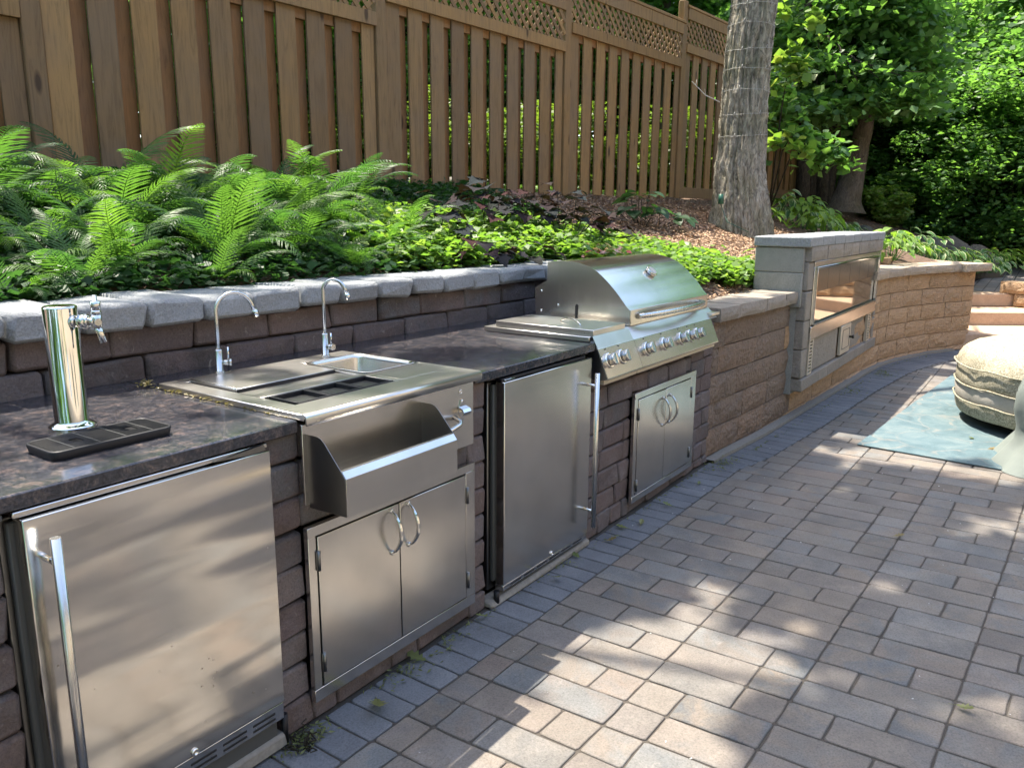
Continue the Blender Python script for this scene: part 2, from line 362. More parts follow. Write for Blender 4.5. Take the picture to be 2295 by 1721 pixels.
t2 = tex(n, l, vec, 90, 4); bump(n, l, b, [t2.outputs[0]], [.8], [.012]); M['soil'] = m
M['mulch'] = stone_mat('mulch_chip', [(.25,.14,.08), (.38,.235,.145), (.48,.33,.215), (.29,.17,.10)], per='island', bstr=.2)
m, n, l, b = mat('turf'); vec, _ = coords(n, l, rnd=False); t = tex(n, l, vec, 25, 8, .7); r = ramp(n, [(.3,(.05,.11,.018)), (.7,(.13,.22,.04))]); l.new(t.outputs[0], r.inputs[0]); l.new(r.outputs[0], b.inputs['Base Color']); b.inputs['Roughness'].default_value = .9; M['turf'] = m
M['sand'] = simple('joint_sand', (.060,.050,.040), .95, bscale=220, bstr=.6, bdist=.003, var=.35)
def barkmat(name, cols):
    m, n, l, b = mat(name); vec, _ = coords(n, l, rnd=False, scale=(1, 1, .42)); t = tex(n, l, vec, 20, 7, .72, 1.6)
    r = ramp(n, [(.32, cols[0]), (.5, cols[1]), (.68, cols[2])]); l.new(t.outputs[0], r.inputs[0])
    v2, _2 = coords(n, l, rnd=False); t2 = tex(n, l, v2, 2.2, 4); r2y = ramp(n, [(.4,(1,)*3), (.65,(.75,.78,.6))]); l.new(t2.outputs[0], r2y.inputs[0])
    l.new(mix(n, l, .8, r.outputs[0], r2y.outputs[0], 'MULTIPLY'), b.inputs['Base Color']); b.inputs['Roughness'].default_value = .92; b.inputs['Specular IOR Level'].default_value = .2
    t3 = tex(n, l, vec, 60, 5); bump(n, l, b, [t.outputs[0], t3.outputs[0]], [1, .7], [.03, .008]); return m
M['bark'] = barkmat('rough_bark', [(.085,.073,.06), (.33,.295,.245), (.54,.49,.42)])
M['bark2'] = barkmat('smooth_bark', [(.07,.055,.045), (.13,.105,.085), (.19,.155,.125)])
M['barkd'] = barkmat('dark_bark', [(.02,.018,.015), (.045,.038,.03), (.08,.07,.055)])
# rug
m, n, l, b = mat('teal_rug'); vec, _ = coords(n, l, rnd=False)
t = tex(n, l, vec, 5, 6, .65, .8); r = ramp(n, [(.3,(.062,.105,.122)), (.5,(.095,.15,.168)), (.70,(.16,.205,.21))]); l.new(t.outputs[0], r.inputs[0])
dist = tex(n, l, vec, 1.6, 3, .5); dm = n.new('ShaderNodeVectorMath'); dm.operation = 'MULTIPLY_ADD'; dm.inputs[1].default_value = (.5,.5,0); l.new(dist.outputs['Color'], dm.inputs[0]); l.new(vec, dm.inputs[2])
vr = tex(n, l, dm.outputs[0], 3.4, kind='voronoi'); vr.feature = 'DISTANCE_TO_EDGE'; rr = ramp(n, [(.018,(1,)*3), (.04,(0,)*3)]); l.new(vr.outputs['Distance'], rr.inputs[0])
fm = tex(n, l, vec, 12, 4); fr = ramp(n, [(.40,(0,)*3), (.64,(.42,)*3)]); l.new(fm.outputs[0], fr.inputs[0])
ff = n.new('ShaderNodeMath'); ff.operation = 'MULTIPLY'; l.new(rr.outputs[0], ff.inputs[0]); l.new(fr.outputs[0], ff.inputs[1])
c = mix(n, l, ff.outputs[0], r.outputs[0], (.30,.25,.20)); fi = tex(n, l, vec, 300, 2); c = mix(n, l, .35, c, fi.outputs[0], 'MULTIPLY'); l.new(c, b.inputs['Base Color']); b.inputs['Roughness'].default_value = .95
bump(n, l, b, [fi.outputs[0], t.outputs[0]], [.6, .4], [.002, .006]); M['rug'] = m
# patterned cover fabric
m, n, l, b = mat('patterned_cover_fabric'); vec, _ = coords(n, l, rnd=False)
d = tex(n, l, vec, 16, 3, .5, 1.5); dm = n.new('ShaderNodeVectorMath'); dm.operation = 'MULTIPLY_ADD'; dm.inputs[1].default_value = (.12,)*3; l.new(d.outputs['Color'], dm.inputs[0]); l.new(vec, dm.inputs[2])
v = tex(n, l, dm.outputs[0], 44, kind='voronoi'); v.feature = 'DISTANCE_TO_EDGE'; r = ramp(n, [(.05,(.17,.15,.095)), (.14,(.36,.325,.245))]); l.new(v.outputs['Distance'], r.inputs[0]); l.new(r.outputs[0], b.inputs['Base Color']); b.inputs['Roughness'].default_value = .8
t = tex(n, l, vec, 9, 4); bump(n, l, b, [t.outputs[0]], [.4], [.010]); M['fabric'] = m
M['greyfab'] = simple('grey_green_fabric', (.15,.17,.155), .85, bscale=7, bstr=.5, bdist=.012)
M['meshband'] = simple('pale_mesh_band', (.33,.30,.26), .8, bscale=9, bstr=.5, bdist=.01, var=.15)

# =================================================================== geometry of the yard
def lerp(t, T):
    if t <= T[0][0]: return T[0][1]
    for (a, va), (b_, vb) in zip(T, T[1:]):
        if t <= b_: return va+(vb-va)*(t-a)/(b_-a)
    return T[-1][1]
WB = [(-6, .02), (4.47, .0), (4.74, -.033), (5.3, -.075), (6.74, -.124), (7.8, -.164), (8.4, -.185), (8.8, -.24), (9.17, -.335), (9.7, -.505), (10.33, -.83)]
def wallbase(x): return lerp(x, WB)
def wallface(x): return lerp(x, WB)+(.03 if x < 4.5 else .052)
def fence_y(x): return 2.829-.0636*(x-4.635)
YB = [(-6, 1.0), (4.35, 1.0), (4.5, .18), (8.4, .08), (9.2, -.08), (9.8, -.28), (10.5, -.55), (11.3, .1), (12.3, -.35), (15, -.8), (20, -1.3), (40, -4)]
ZB = [(-6, 1.10), (4.35, 1.10), (4.5, .90), (10.5, .90), (11.3, .88), (12.3, .68), (15, .78), (25, 1.2), (40, 1.8)]
def bed_z(x, y):
    yb = lerp(x, YB); zb = lerp(x, ZB); yf = fence_y(x); zf = 1.66
    t = (y-yb)/(yf-yb)
    if t <= 0: return zb
    n_ = .03*noise.noise(Vector((x*1.3, y*1.3, 0)))
    if t < 1: return zb+(zf-zb)*(t**.9)+n_*min(1, t*4)*min(1, (1-t)*5)
    return zf+min(3.5, .062*(y-yf))+n_*2
def path_z(x): return .487+max(0, x-12.2)*.05
# soil of the planting bed (continues under the yard beyond the fence)
def terrain(name, xs, ys_fn, mat_, label=None):
    Pts = [[(x, y, bed_z(x, y)) for y in ys_fn(x)] for x in xs]
    mb = MB(); mb.grid([[Vector(p) for p in row] for row in Pts]); o = mb.build(name, mat_); o['kind'] = 'structure'; return o
xs = [-6+i*.25 for i in range(0, 129)]
terrain('garden_bed', xs, lambda x: [lerp(x, YB)-.03+(fence_y(x)+.25-lerp(x, YB)+.03)*(j/24) for j in range(25)], M['soil'])
terrain('lawn', [-40+i*2.5 for i in range(45)], lambda x: [fence_y(x)+.2+j*1.6 for j in range(36)], M['turf'])
mb = MB(); mb.grid([[Vector((x, y, -.05)) for y in (-120, -9.0)] for x in (-120, 120)]); o = mb.build('back_lawn', M['turf']); o['kind'] = 'structure'
# upper path
mb = MB(); mb.grid([[Vector((x, y, path_z(x))) for y in [lerp(x, YB)+.02-k*1.0 for k in range(0, 9)]] for x in [12.3+i*.8 for i in range(0, 40)]])
m, n, l, b = mat('distant_path_pavers'); vec, _ = coords(n, l, rnd=False)
bt = n.new('ShaderNodeTexBrick'); bt.inputs['Scale'].default_value = 1; bt.inputs['Brick Width'].default_value = .27; bt.inputs['Row Height'].default_value = .14; bt.inputs['Mortar Size'].default_value = .006
bt.inputs['Color1'].default_value = (.15,.15,.155,1); bt.inputs['Color2'].default_value = (.20,.17,.155,1); bt.inputs['Mortar'].default_value = (.05,.045,.04,1); l.new(vec, bt.inputs['Vector']); l.new(bt.outputs['Color'], b.inputs['Base Color']); b.inputs['Roughness'].default_value = .85
M['pathpave'] = m
o = mb.build('path', M['pathpave']); o['kind'] = 'structure'

# =================================================================== patio with its pavers
mb = MB(); mb.grid([[Vector((x, y, -.0055)) for y in (-9.1, .45)] for x in (-9, 10.35)])
mb.grid([[Vector((x, y, -.006)) for y in (-9.1, -.3)] for x in (10.2, 17)])
patio = mb.build('patio', M['sand']); patio['kind'] = 'structure'
def sy(x):     # outer edge of the soldier course
    return lerp(x, [(-9, -.166), (4.45, -.185), (4.8, -.262), (5.2, -.29), (5.74, -.33), (7.24, -.40), (8.3, -.49), (9.2, -.66), (9.8, -.88), (10.4, -1.2), (12, -2.2)])
def warp(u, v):
    s_ = -.042*max(0, min(1.2, -v-.28))/1.2
    x = u-.030*(v if v > -1.8 else -1.8)
    fade = 1 if u < 4 else max(0, 1-(u-4)/6)
    return (x if x < 4 else x, v+s_*(u-2)*(fade if u > 4 else 1))
pav = []    # (cornerlist, kind)
rng = random.Random(11)
PW = .1425
NX0, NX1 = -22, 62
for i in range(NX0, NX1):
    u0 = .412+i*PW; u1 = u0+PW; um = (u0+u1)/2
    if um > 10.25: continue
    cuts = []
    ys_ = sy(um); first = -.28
    band = first
    cs = [ys_]
    far = -4.6 if um < 8 else -3.2
    mode = (i % 2 == 0) and um > 2.1
    vv = -.28
    bands = []
    if not mode: cs.append(-.28)
    while vv > far:
        a = ((i+len(bands)) % 2 == 0) ^ (rng.random() < .14); bands.append(1)
        if mode and vv == -.28: a = True
        cs.append(vv-(.133 if a else .270)); 
        cs.append(vv-.404); vv -= .404
    cs = sorted(set(round(c_, 4) for c_ in cs), reverse=True)
    cs = [c_ for c_ in cs if c_ <= ys_+1e-6]
    if ys_ not in cs: cs = [ys_]+[c_ for c_ in cs if c_ < ys_-.05]
    if len(cs) > 1 and cs[0]-cs[1] < .05: cs.pop(1)
    for a, b_ in zip(cs, cs[1:]): pav.append((u0, u1, b_, a, 'paver'))
# soldier course along the wall
x = -2.98
while x < 10.2:
    wdt = .102; pav.append((x, x+wdt, None, None, 'soldier')); x += wdt
def wavy(mb, x0, x1, y0, y1, jr, ch=.0038, amp=.0022):
    nx = max(2, int((x1-x0)/.045)); ny = max(2, int((y1-y0)/.045)); P_ = []
    cc = .006
    for i in range(nx): P_.append((x0+cc+(x1-x0-2*cc)*i/(nx-1), y0))
    for i in range(ny): P_.append((x1, y0+cc+(y1-y0-2*cc)*i/(ny-1)))
    for i in range(nx): P_.append((x1-cc-(x1-x0-2*cc)*i/(nx-1), y1))
    for i in range(ny): P_.append((x0, y1-cc-(y1-y0-2*cc)*i/(ny-1)))
    P_ = [(p[0]+jr.uniform(-amp, amp), p[1]+jr.uniform(-amp, amp)) for p in P_]
    cx, cy = (x0+x1)/2, (y0+y1)/2; n_ = len(P_)
    def ins(p, d): v = Vector((cx-p[0], cy-p[1])); return (p[0]+math.copysign(min(abs(v.x), d), v.x), p[1]+math.copysign(min(abs(v.y), d), v.y))
    A = mb.add([(*ins(p, ch), 0) for p in P_]); B = mb.add([(p[0], p[1], -ch*.8) for p in P_]); C_ = mb.add([(p[0], p[1], -.03) for p in P_])
    mb.face([A+i for i in range(n_)], False)
    for i in range(n_):
        j = (i+1) % n_; mb.face([A+i, B+i, B+j, A+j], True); mb.face([B+i, C_+i, C_+j, B+j], False)
def paver_mesh(u0, u1, v0, v1, kind, jr):
    g = .0028; mb = MB(); wavy(mb, u0+g, u1-g, v0+g, v1-g, jr)
    top = jr.uniform(-.0011, .0011)
    tx, ty = jr.uniform(-.004, .004), jr.uniform(-.004, .004); um, vm = (u0+u1)/2, (v0+v1)/2
    for k in range(len(mb.v)):
        a, b_, c_ = mb.v[k]; xx, yy = warp(a, b_)
        mb.v[k] = (xx, yy, c_+top+tx*(a-um)+ty*(b_-vm))
    return mb
def soldier_mb(x0, x1, jr):
    xm = (x0+x1)/2; lo = sy(xm)+.001; hi = wallbase(xm)-.006 if xm > 4.42 else .012
    sl = 0 if xm < 4.45 else (wallbase(xm+.1)-wallbase(xm-.1))/.2
    mb = MB(); wavy(mb, x0+.003, x1-.003, lo+.003, hi-.003, jr)
    top = jr.uniform(-.0012, .0012)
    mb.v = [(a-(b_-(lo+hi)/2)*sl*.8, b_+(a-xm)*sl, c_+top) for a, b_, c_ in mb.v]; return mb
ents = []
def visarea(p):
    d = Vector(p)-CAM; z = d.dot(f_)
    if z < .3: return 0
    X = d.dot(r2)/z*1780; Y = d.dot(u2)/z*1780
    if abs(X) > 1200 or abs(Y) > 900: return 0
    return 1/z**3
for e in pav:
    if e[4] == 'paver': c0 = warp((e[0]+e[1])/2, (e[2]+e[3])/2); ar = (e[3]-e[2])*(e[1]-e[0])
    else: c0 = ((e[0]+e[1])/2, -.08); ar = .017
    ents.append((visarea((c0[0], c0[1], 0))*ar, e))
ents.sort(key=lambda t: -t[0])
rest = {'paver': MB(), 'soldier': MB()}
for k, (a, e) in enumerate(ents):
    jr = random.Random(k*17+3)
    mb = paver_mesh(*e, jr) if e[4] == 'paver' else soldier_mb(e[0], e[1], jr)
    if k < 298 and a > 0:
        cx = sum(v[0] for v in mb.v)/len(mb.v); cy = sum(v[1] for v in mb.v)/len(mb.v)
        mb.v = [(v[0]-cx, v[1]-cy, v[2]) for v in mb.v]
        link('paver', mb.mesh('paver', M['paver' if e[4] == 'paver' else 'soldier'], True), patio, loc=(cx, cy, 0))
    else:
        t = rest[e[4]]; nn = t.add(mb.v)
        for q, s_ in zip(mb.f, mb.sm): t.face([nn+i for i in q], s_)
rest['paver'].build('paver_field', M['paver_i'], patio, kind='stuff', recalc=True)
rest['soldier'].build('border_paver_field', M['soldier_i'], patio, kind='stuff', recalc=True)

# =================================================================== brick helpers
MC = {}
def stone(name, w_, d, h, mat_, parent, ctr, rotz=0, c=.012, jit=.004, var=4, rot=None):
    key = (round(w_, 3), round(d, 3), round(h, 3), mat_.name, random.randrange(var), c)
    if key not in MC:
        mb = MB(); mb.cbox(-w_/2, w_/2, -d/2, d/2, -h/2, h/2, c=c, jit=jit); MC[key] = mb.mesh(name, mat_, True)
    return link(name, MC[key], parent, loc=ctr, rot=rot or (random.uniform(-.006, .006), random.uniform(-.006, .006), rotz+random.uniform(-.006, .006)))
def split_mesh(w_, d, h, mat_, amp=.008, nx=5, nz=3):
    """block whose front (-y) face is a rough broken surface"""
    mb = MB(); g = .003
    rows = []
    for j in range(nz+1):
        row = []
        for i in range(nx+1):
            e = (i in (0, nx)) or (j in (0, nz))
            x_ = -w_/2+g+(w_-2*g)*i/nx; z_ = -h/2+g+(h-2*g)*j/nz
            y_ = -d/2+(random.uniform(.003, .008) if e else -random.uniform(0, amp))
            if not e: x_ += random.uniform(-.01, .01); z_ += random.uniform(-.008, .008)
            row.append(Vector((x_, y_, z_)))
        rows.append(row)
    mb.grid(rows)
    # sides
    def strip(front, back): mb.grid([front, back])
    for edge, dirn in ((rows[0], None), (rows[-1][::-1], None), ([r[0] for r in rows][::-1], None), ([r[-1] for r in rows], None)):
        n0 = mb.add([p for p in edge]); n1 = mb.add([Vector((p.x, d/2, p.z)) for p in edge])
        for i in range(len(edge)-1): mb.face([n0+i+1, n0+i, n1+i, n1+i+1], False)
    for i in range(len(mb.sm)): mb.sm[i] = False
    return mb.mesh('block', mat_, True)
SM = {}
def split_block(name, w_, d, h, mat_, parent, ctr, rotz=0, amp=.013):
    key = (round(w_, 2), round(d, 3), round(h, 3), mat_.name, random.randrange(5))
    if key not in SM: SM[key] = split_mesh(w_, d, h, mat_, amp)
    return link(name, SM[key], parent, loc=ctr, rot=(0, 0, rotz+random.uniform(-.008, .008)))

# =================================================================== outdoor kitchen base
kit = thing('outdoor_kitchen', 'dark brick kitchen base with speckled granite counter built against the garden wall', 'outdoor kitchen', (.5, 0, 0))
BH = .1005
def bricks(x0, x1, z0, z1, y_face, L=.19, off=None, ends=False, parent=kit, mat_=None, d=.10):
    z = z1; r_i = 0
    while z > z0+.02:
        h = min(BH, z-z0); x_ = x0
        first = L*random.choice((.5, .8, 1, .65)) if (x1-x0) > L*1.2 else (x1-x0)
        while x_ < x1-.005:
            w_ = min(first, x1-x_); 
            if x1-(x_+w_) < .05: w_ = x1-x_
            stone('brick', w_-.004, d, h-.004, mat_ or M['kbrick'], parent, (x_+w_/2, y_face+d/2+random.uniform(-.003, .004), z-h/2), c=.009, jit=.0048)
            x_ += w_; first = L*random.choice((1, 1, .62, 1.2))
        z -= h; r_i += 1
YF = .022
bricks(.18, .628, 0, .905, YF, L=.30)                    # left of the first fridge
bricks(1.262, 1.378, 0, .90, YF, L=.14)                  # column beside the double doors
bricks(1.372, 2.122, 0, .09, YF, L=.2)
bricks(1.372, 2.122, .60, .90, YF, L=.2)
bricks(2.112, 2.222, 0, .885, YF, L=.12)
bricks(2.965, 3.40, 0, .80, YF, L=.2); bricks(3.38, 4.14, .61, .80, YF, L=.2); bricks(3.38, 4.14, 0, .065, YF, L=.3)
bricks(4.125, 4.46, 0, .86, YF, L=.21)
# inner dark carcass so nothing shows through the joints
mb = MB()
for a, b_ in ((.1, .600), (1.275, 1.365), (1.365, 2.13), (2.13, 2.21), (2.98, 4.45)): mb.box(a, b_, .10, .84, 0, .872 if b_ < 2.9 else .79)
mb.box(.60, 1.275, .70, .84, 0, .87); mb.box(2.21, 2.98, .76, .84, 0, .87)
mb.build('core', M['blackin'], kit)
# counter slabs
def slab(x0, x1, y0, y1):
    mb = MB(); mb.cbox(x0, x1, y0, y1, .884, .920, c=.0045); return mb.build('countertop', M['granite'], kit)
slab(.1, 1.358, 0, .846); slab(2.136, 2.985, 0, .846); slab(1.36, 2.134, .665, .846)
mb = MB(); mb.cbox(2.987, 4.44, .49, .846, .884, .918, c=.003); mb.build('countertop', M['granite'], kit)
mb = MB(); mb.cbox(.1, .63, .004, .1, .868, .8835, .003); mb.cbox(2.25, 2.98, .03, .12, .872, .8835, .002); mb.build('support_strip', M['rubber'], kit)
# footings
mb = MB(); mb.cbox(.60, 1.262, -.012, .07, 0, .045, .01, .004); mb.build('footing', M['concrete'], kit)
mb = MB(); mb.cbox(2.222, 2.97, -.008, .06, 0, .03, .01, .004); mb.build('footing', M['concrete'], kit)

# =================================================================== garden wall behind the counter
gw = thing('garden_wall', 'low dark brick wall with blue grey cap stones behind the counter', 'wall', (2, .95, 0))
def row_joints(js, z0, z1, x0=.0, x1=4.45):
    js = [j for j in js if x0 < j < x1]; e = [x0]+js+[x1]
    for a, b_ in zip(e, e[1:]):
        if b_-a > .03: stone('brick', b_-a-.005, .14, z1-z0-.004, M['kbrick'], gw, ((a+b_)/2, .85+.07+random.uniform(-.004, .004), (z0+z1)/2), c=.010, jit=.005)
r1 = [.16, .48, .80, 1.12, 1.444, 1.76, 2.068, 2.387, 2.708, 3.031, 3.359, 3.693, 4.02]
r2_ = [.08, .40, .72, 1.026, 1.327, 1.632, 1.949, 2.264, 2.55, 2.817, 3.154, 3.475, 3.806, 4.12]
row_joints(r1, .895, .992); row_joints(r2_, .992, 1.093)
mb = MB(); mb.box(-.3, 4.4, .95, 1.12, .3, 1.09); mb.box(-.3, 4.44, .865, .95, .3, .9); mb.build('core', M['blackin'], gw)
cj = [-.05, .16, .37, .585, .80, 1.009, 1.22, 1.43, 1.641, 1.849, 2.065, 2.28, 2.5, 2.718, 2.942, 3.17, 3.391, 3.617, 3.84, 4.06, 4.28, 4.47]
for a, b_ in zip(cj, cj[1:]):
    stone('cap_stone', b_-a-.005, .34, .083, M['cap'], gw, ((a+b_)/2, .965+random.uniform(-.006, .006), 1.136+random.uniform(-.002, .003)), c=.016, jit=.008, var=6)

# =================================================================== retaining wall
rw = thing('retaining_wall', 'long curved split face block wall running from the grill past the fireplace to the steps', 'wall', (7, 0, 0))
def on_wall(x, dy=0): return wallbase(x)+dy
rows = [(.850, .684), (.684, .518), (.518, .353), (.353, .187), (.187, .021), (.021, -.05)]
def zs(x): return .024*max(0, min(1, (x-4.6)/4.6))
st = [4.68, 4.60, 4.88, 4.58, 4.96, 4.7]
rwr = random.Random(4)
for (zt, zb), s0 in zip(rows, st):
    x_ = 4.46; nx_ = s0
    while x_ < 10.36:
        x2 = min(nx_, 10.40)
        if 10.40-x2 < .12: x2 = 10.40
        xa, xb = x_, x2; ya, yb_ = wallface(xa+.001), wallface(min(xb, 10.4)); xm = (xa+xb)/2
        Lw = math.hypot(xb-xa, yb_-ya); ang = math.atan2(yb_-ya, xb-xa); nrm = Vector((-math.sin(ang), math.cos(ang)))
        ym = (ya+yb_)/2
        split_block('block', Lw+.001, .2, zt-zb, M['block'] if xm < 5.75 else M['block_bounce'], rw, (xm+nrm.x*.105, ym+nrm.y*.105, (zt+zb)/2+zs(xm)), ang)
        x_ = x2; nx_ = x2+rwr.choice((.56, .56, .56, .42) if x2 < 8.2 else (.42, .40, .28, .45))
x_ = 4.46
while x_ < 10.42:
    x2 = x_+rwr.choice((.30, .42, .36)) if x_ < 8.6 else x_+rwr.choice((.46, .6, .5))
    if 10.46-x2 < .2: x2 = 10.46
    if 5.78 < x_ and x2 < 8.3: x_ = x2; continue
    ya, yb_ = wallface(x_+.001), wallface(min(x2, 10.4)); ang = math.atan2(yb_-ya, x2-x_); Lw = math.hypot(x2-x_, yb_-ya); xm = (x_+x2)/2
    dpt = .33 if x_ < 8.8 else .42; nrm = Vector((-math.sin(ang), math.cos(ang)))
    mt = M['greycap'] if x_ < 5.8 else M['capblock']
    split_block('cap_stone', Lw-.001, dpt, .086, mt, rw, (xm+nrm.x*(dpt/2-.045), (ya+yb_)/2+nrm.y*(dpt/2-.045), .894+zs(xm)), ang, amp=.006)
    x_ = x2
mb = MB()
P0 = [(x_, wallface(x_+.001)) for x_ in [4.46+i*.2 for i in range(29)]]
def ribbon(mb, pts, off0, off1, z0, z1):
    A = []; B = []
    for i, p in enumerate(pts):
        q0 = Vector(pts[max(i-1, 0)]); q1 = Vector(pts[min(i+1, len(pts)-1)]); t = (q1-q0).normalized(); nn_ = Vector((-t.y, t.x))
        A.append(Vector(p)+nn_*off0); B.append(Vector(p)+nn_*off1)
    for i in range(len(pts)-1):
        n0 = mb.add([(A[i].x, A[i].y, z0), (A[i+1].x, A[i+1].y, z0), (B[i+1].x, B[i+1].y, z0), (B[i].x, B[i].y, z0), (A[i].x, A[i].y, z1), (A[i+1].x, A[i+1].y, z1), (B[i+1].x, B[i+1].y, z1), (B[i].x, B[i].y, z1)])
        for q in ((4, 5, 6, 7), (0, 1, 5, 4), (2, 3, 7, 6), (0, 3, 2, 1)): mb.face([n0+i_ for i_ in q], False)
ribbon(mb, P0, .045, .19, -.1, .848); mb.build('core', M['blackin'], rw)
mb = MB(); ribbon(mb, P0, -.055, .02, -.05, .018); mb.build('footing', M['concrete'], rw)
# end pier and the return along the upper path
RT = [(10.46, -.62), (10.72, -.38), (10.98, -.14), (11.2, .10)]
for i in range(3):
    a, b_ = Vector(RT[i]), Vector(RT[i+1]); ang = math.atan2((b_-a).y, (b_-a).x); c_ = (a+b_)/2
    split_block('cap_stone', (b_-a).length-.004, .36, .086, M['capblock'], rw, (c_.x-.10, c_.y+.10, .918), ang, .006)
    for zt, zb in ((.874, .708), (.708, .542)): split_block('block', (b_-a).length, .2, zt-zb, M['block_bounce'], rw, (c_.x, c_.y, (zt+zb)/2), ang)
split_block('cap_stone', .50, .44, .088, M['capblock'], rw, (10.32, -.62, .9185), R_(-24), .006)
# raised inner course seen behind the cap
for i in range(5):
    split_block('block', .30, .16, .10, M['block_bounce'], rw, (9.5+i*.28, .06+.02*i, .975), R_(4))

# =================================================================== stone steps
ss = thing('stone_steps', 'three tan stone steps at the end of the curved wall', 'steps', (10.8, -1.4, 0))
sdir = R_(-66)
for i, (ox_, oy_, zt, hh, L_, dp) in enumerate(((10.40, -.84, .163, .163, 3.0, 1.0), (11.27, -.77, .323, .165, 2.6, .95), (11.99, -.71, .493, .17, 1.02, 1.3))):
    sdir = R_(-55); dv = Vector((math.cos(sdir), math.sin(sdir))); nv = Vector((-dv.y, dv.x))
    c_ = Vector((ox_, oy_))+dv*(L_/2-.5)+nv*(dp/2)
    mb = MB(); mb.cbox(-L_/2, L_/2, -dp/2, dp/2, -hh/2, hh/2, c=.014, jit=.006)
    link('step', mb.mesh('step', M['step'], True), ss, loc=(c_.x, c_.y, zt-hh/2), rot=(0, 0, sdir))
sw = thing('side_wall', 'rough tan block wall at the right side of the steps', 'wall', (12.0, -1.5, 0))
a = Vector((12.22, -.98)); dv = Vector((-.30, -.954))
for r_i in range(4):
    for j in range(5):
        p = a+dv*(.36*(j+.5*(r_i % 2))+.1)
        split_block('block', .355, .26, .155, M['block_bounce'], sw, (p.x+.12, p.y-.04, .57-.158*r_i), math.atan2(-dv.y, -dv.x)-math.pi, .02)

# =================================================================== outdoor fireplace
fp = thing('outdoor_fireplace', 'grey block fireplace with wide smoked glass front and louvred vents in the curved wall', 'fireplace', (6.5, 0, 0))
FX0, FX1, FY = 5.27, 7.63, -.265
KF = 1.503/1.375
def fb(x0, x1, z0, z1, mat_, y0=FY, d=.12, name='block', **k): 
    return stone(name, x1-x0-.004, d, z1-z0-.004, mat_, fp, ((x0+x1)/2, y0+d/2, (z0+z1)/2), c=.007, jit=.002, **k)
# side: courses of smooth grey block
for z0, z1 in ((.88, 1.103), (1.103, 1.266)):
    stone('block', .2, .345, z1-z0-.002, M['greyblock'], fp, (5.375, -.058, (z0+z1)/2), c=.006, jit=.001)
    stone('block', .2, .345, z1-z0-.002, M['greyblock'], fp, (7.52, -.058, (z0+z1)/2), c=.006, jit=.001)
mb = MB(); mb.box(5.30, 7.6, -.20, .10, .3, 1.26); mb.build('core', M['greyblock'], fp)
cx_ = [5.255, 5.56, 5.88, 6.18, 6.46, 6.73, 7.05, 7.36, 7.665]
for a, b_ in zip(cx_, cx_[1:]): stone('cap_stone', b_-a-.004, .40, .066, M['cap'], fp, ((a+b_)/2, -.078, 1.301), c=.008, jit=.002)
bx = [5.30, 5.72, 6.17, 6.42, 6.68, 6.99, 7.31, 7.61]
for a, b_ in zip(bx, bx[1:]): split_block('block', b_-a-.004, .12, .098, M['greycap'], fp, ((a+b_)/2, FY+.045, 1.222), 0, .004)
# stone trim down both sides
zs = [.41, .60, .79, .985, 1.172]
for z0, z1 in zip(zs, zs[1:]):
    fb(5.30, 5.425, z0, z1, M['greycap'], y0=FY, d=.07, name='trim_block'); fb(7.535, 7.61, z0, z1, M['greycap'], y0=FY, d=.07, name='trim_block')
lx = [5.31, 5.74, 6.0, 6.42, 6.85, 7.25, 7.69]
for a, b_ in zip(lx, lx[1:]): fb(a, b_, .318, .408, M['greycap'], y0=FY-.012, d=.12, name='ledge_block')
# stainless surround
mb = MB()
mb.cbox(5.427, 7.533, FY-.006, FY+.03, 1.135, 1.172, .002); mb.cbox(5.427, 5.462, FY-.006, FY+.03, .70, 1.135, .002); mb.cbox(7.47, 7.533, FY-.006, FY+.03, .70, 1.135, .002)
mb.cbox(5.427, 7.50, FY-.014, FY+.03, .655, .742, .002)
mb.build('surround', M['steel'], fp)
mb = MB(); mb.cbox(5.462, 7.47, FY-.022, FY-.004, 1.122, 1.136, .002); mb.cbox(5.462, 5.474, FY-.02, FY, .745, 1.122, .001); mb.cbox(7.448, 7.47, FY-.02, FY, .745, 1.122, .001); mb.build('window_frame', M['chrome'], fp)
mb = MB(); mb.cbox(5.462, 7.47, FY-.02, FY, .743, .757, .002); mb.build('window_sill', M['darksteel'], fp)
mb = MB(); mb.box(5.474, 7.448, FY+.004, FY+.01, .757, .965); mb.build('glass_pane', M['glass'], fp)
for i in range(6):
    a = 5.474+i*(7.448-5.474)/6; mb = MB(); mb.cbox(a+.003, a+.326, FY-.004, FY+.012, .966, 1.121, .002); mb.build('panel', M['sootp'], fp)
# vents
for x0, x1 in ((5.448, 5.552), (7.30, 7.405)):
    mb = MB(); mb.cbox(x0, x0+.018, FY-.006, FY+.02, .41, .694, .001); mb.cbox(x1-.018, x1, FY-.006, FY+.02, .41, .694, .001)
    mb.cbox(x0+.018, x1-.018, FY-.006, FY+.02, .41, .425, .001); mb.cbox(x0+.018, x1-.018, FY-.006, FY+.02, .68, .694, .001)
    v = mb.build('vent', M['pale'], fp)
    mb = MB(); mb.box(x0+.01, x1-.01, FY+.022, FY+.026, .41, .69); mb.build('vent_back', M['blackin'], v)
    for j in range(11):
        z_ = .437+j*.0225; mb = MB(); mb.cbox(x0+.019, x1-.019, FY-.004, FY+.014, z_, z_+.009, .001); mb.build('slat', M['pale'], v)
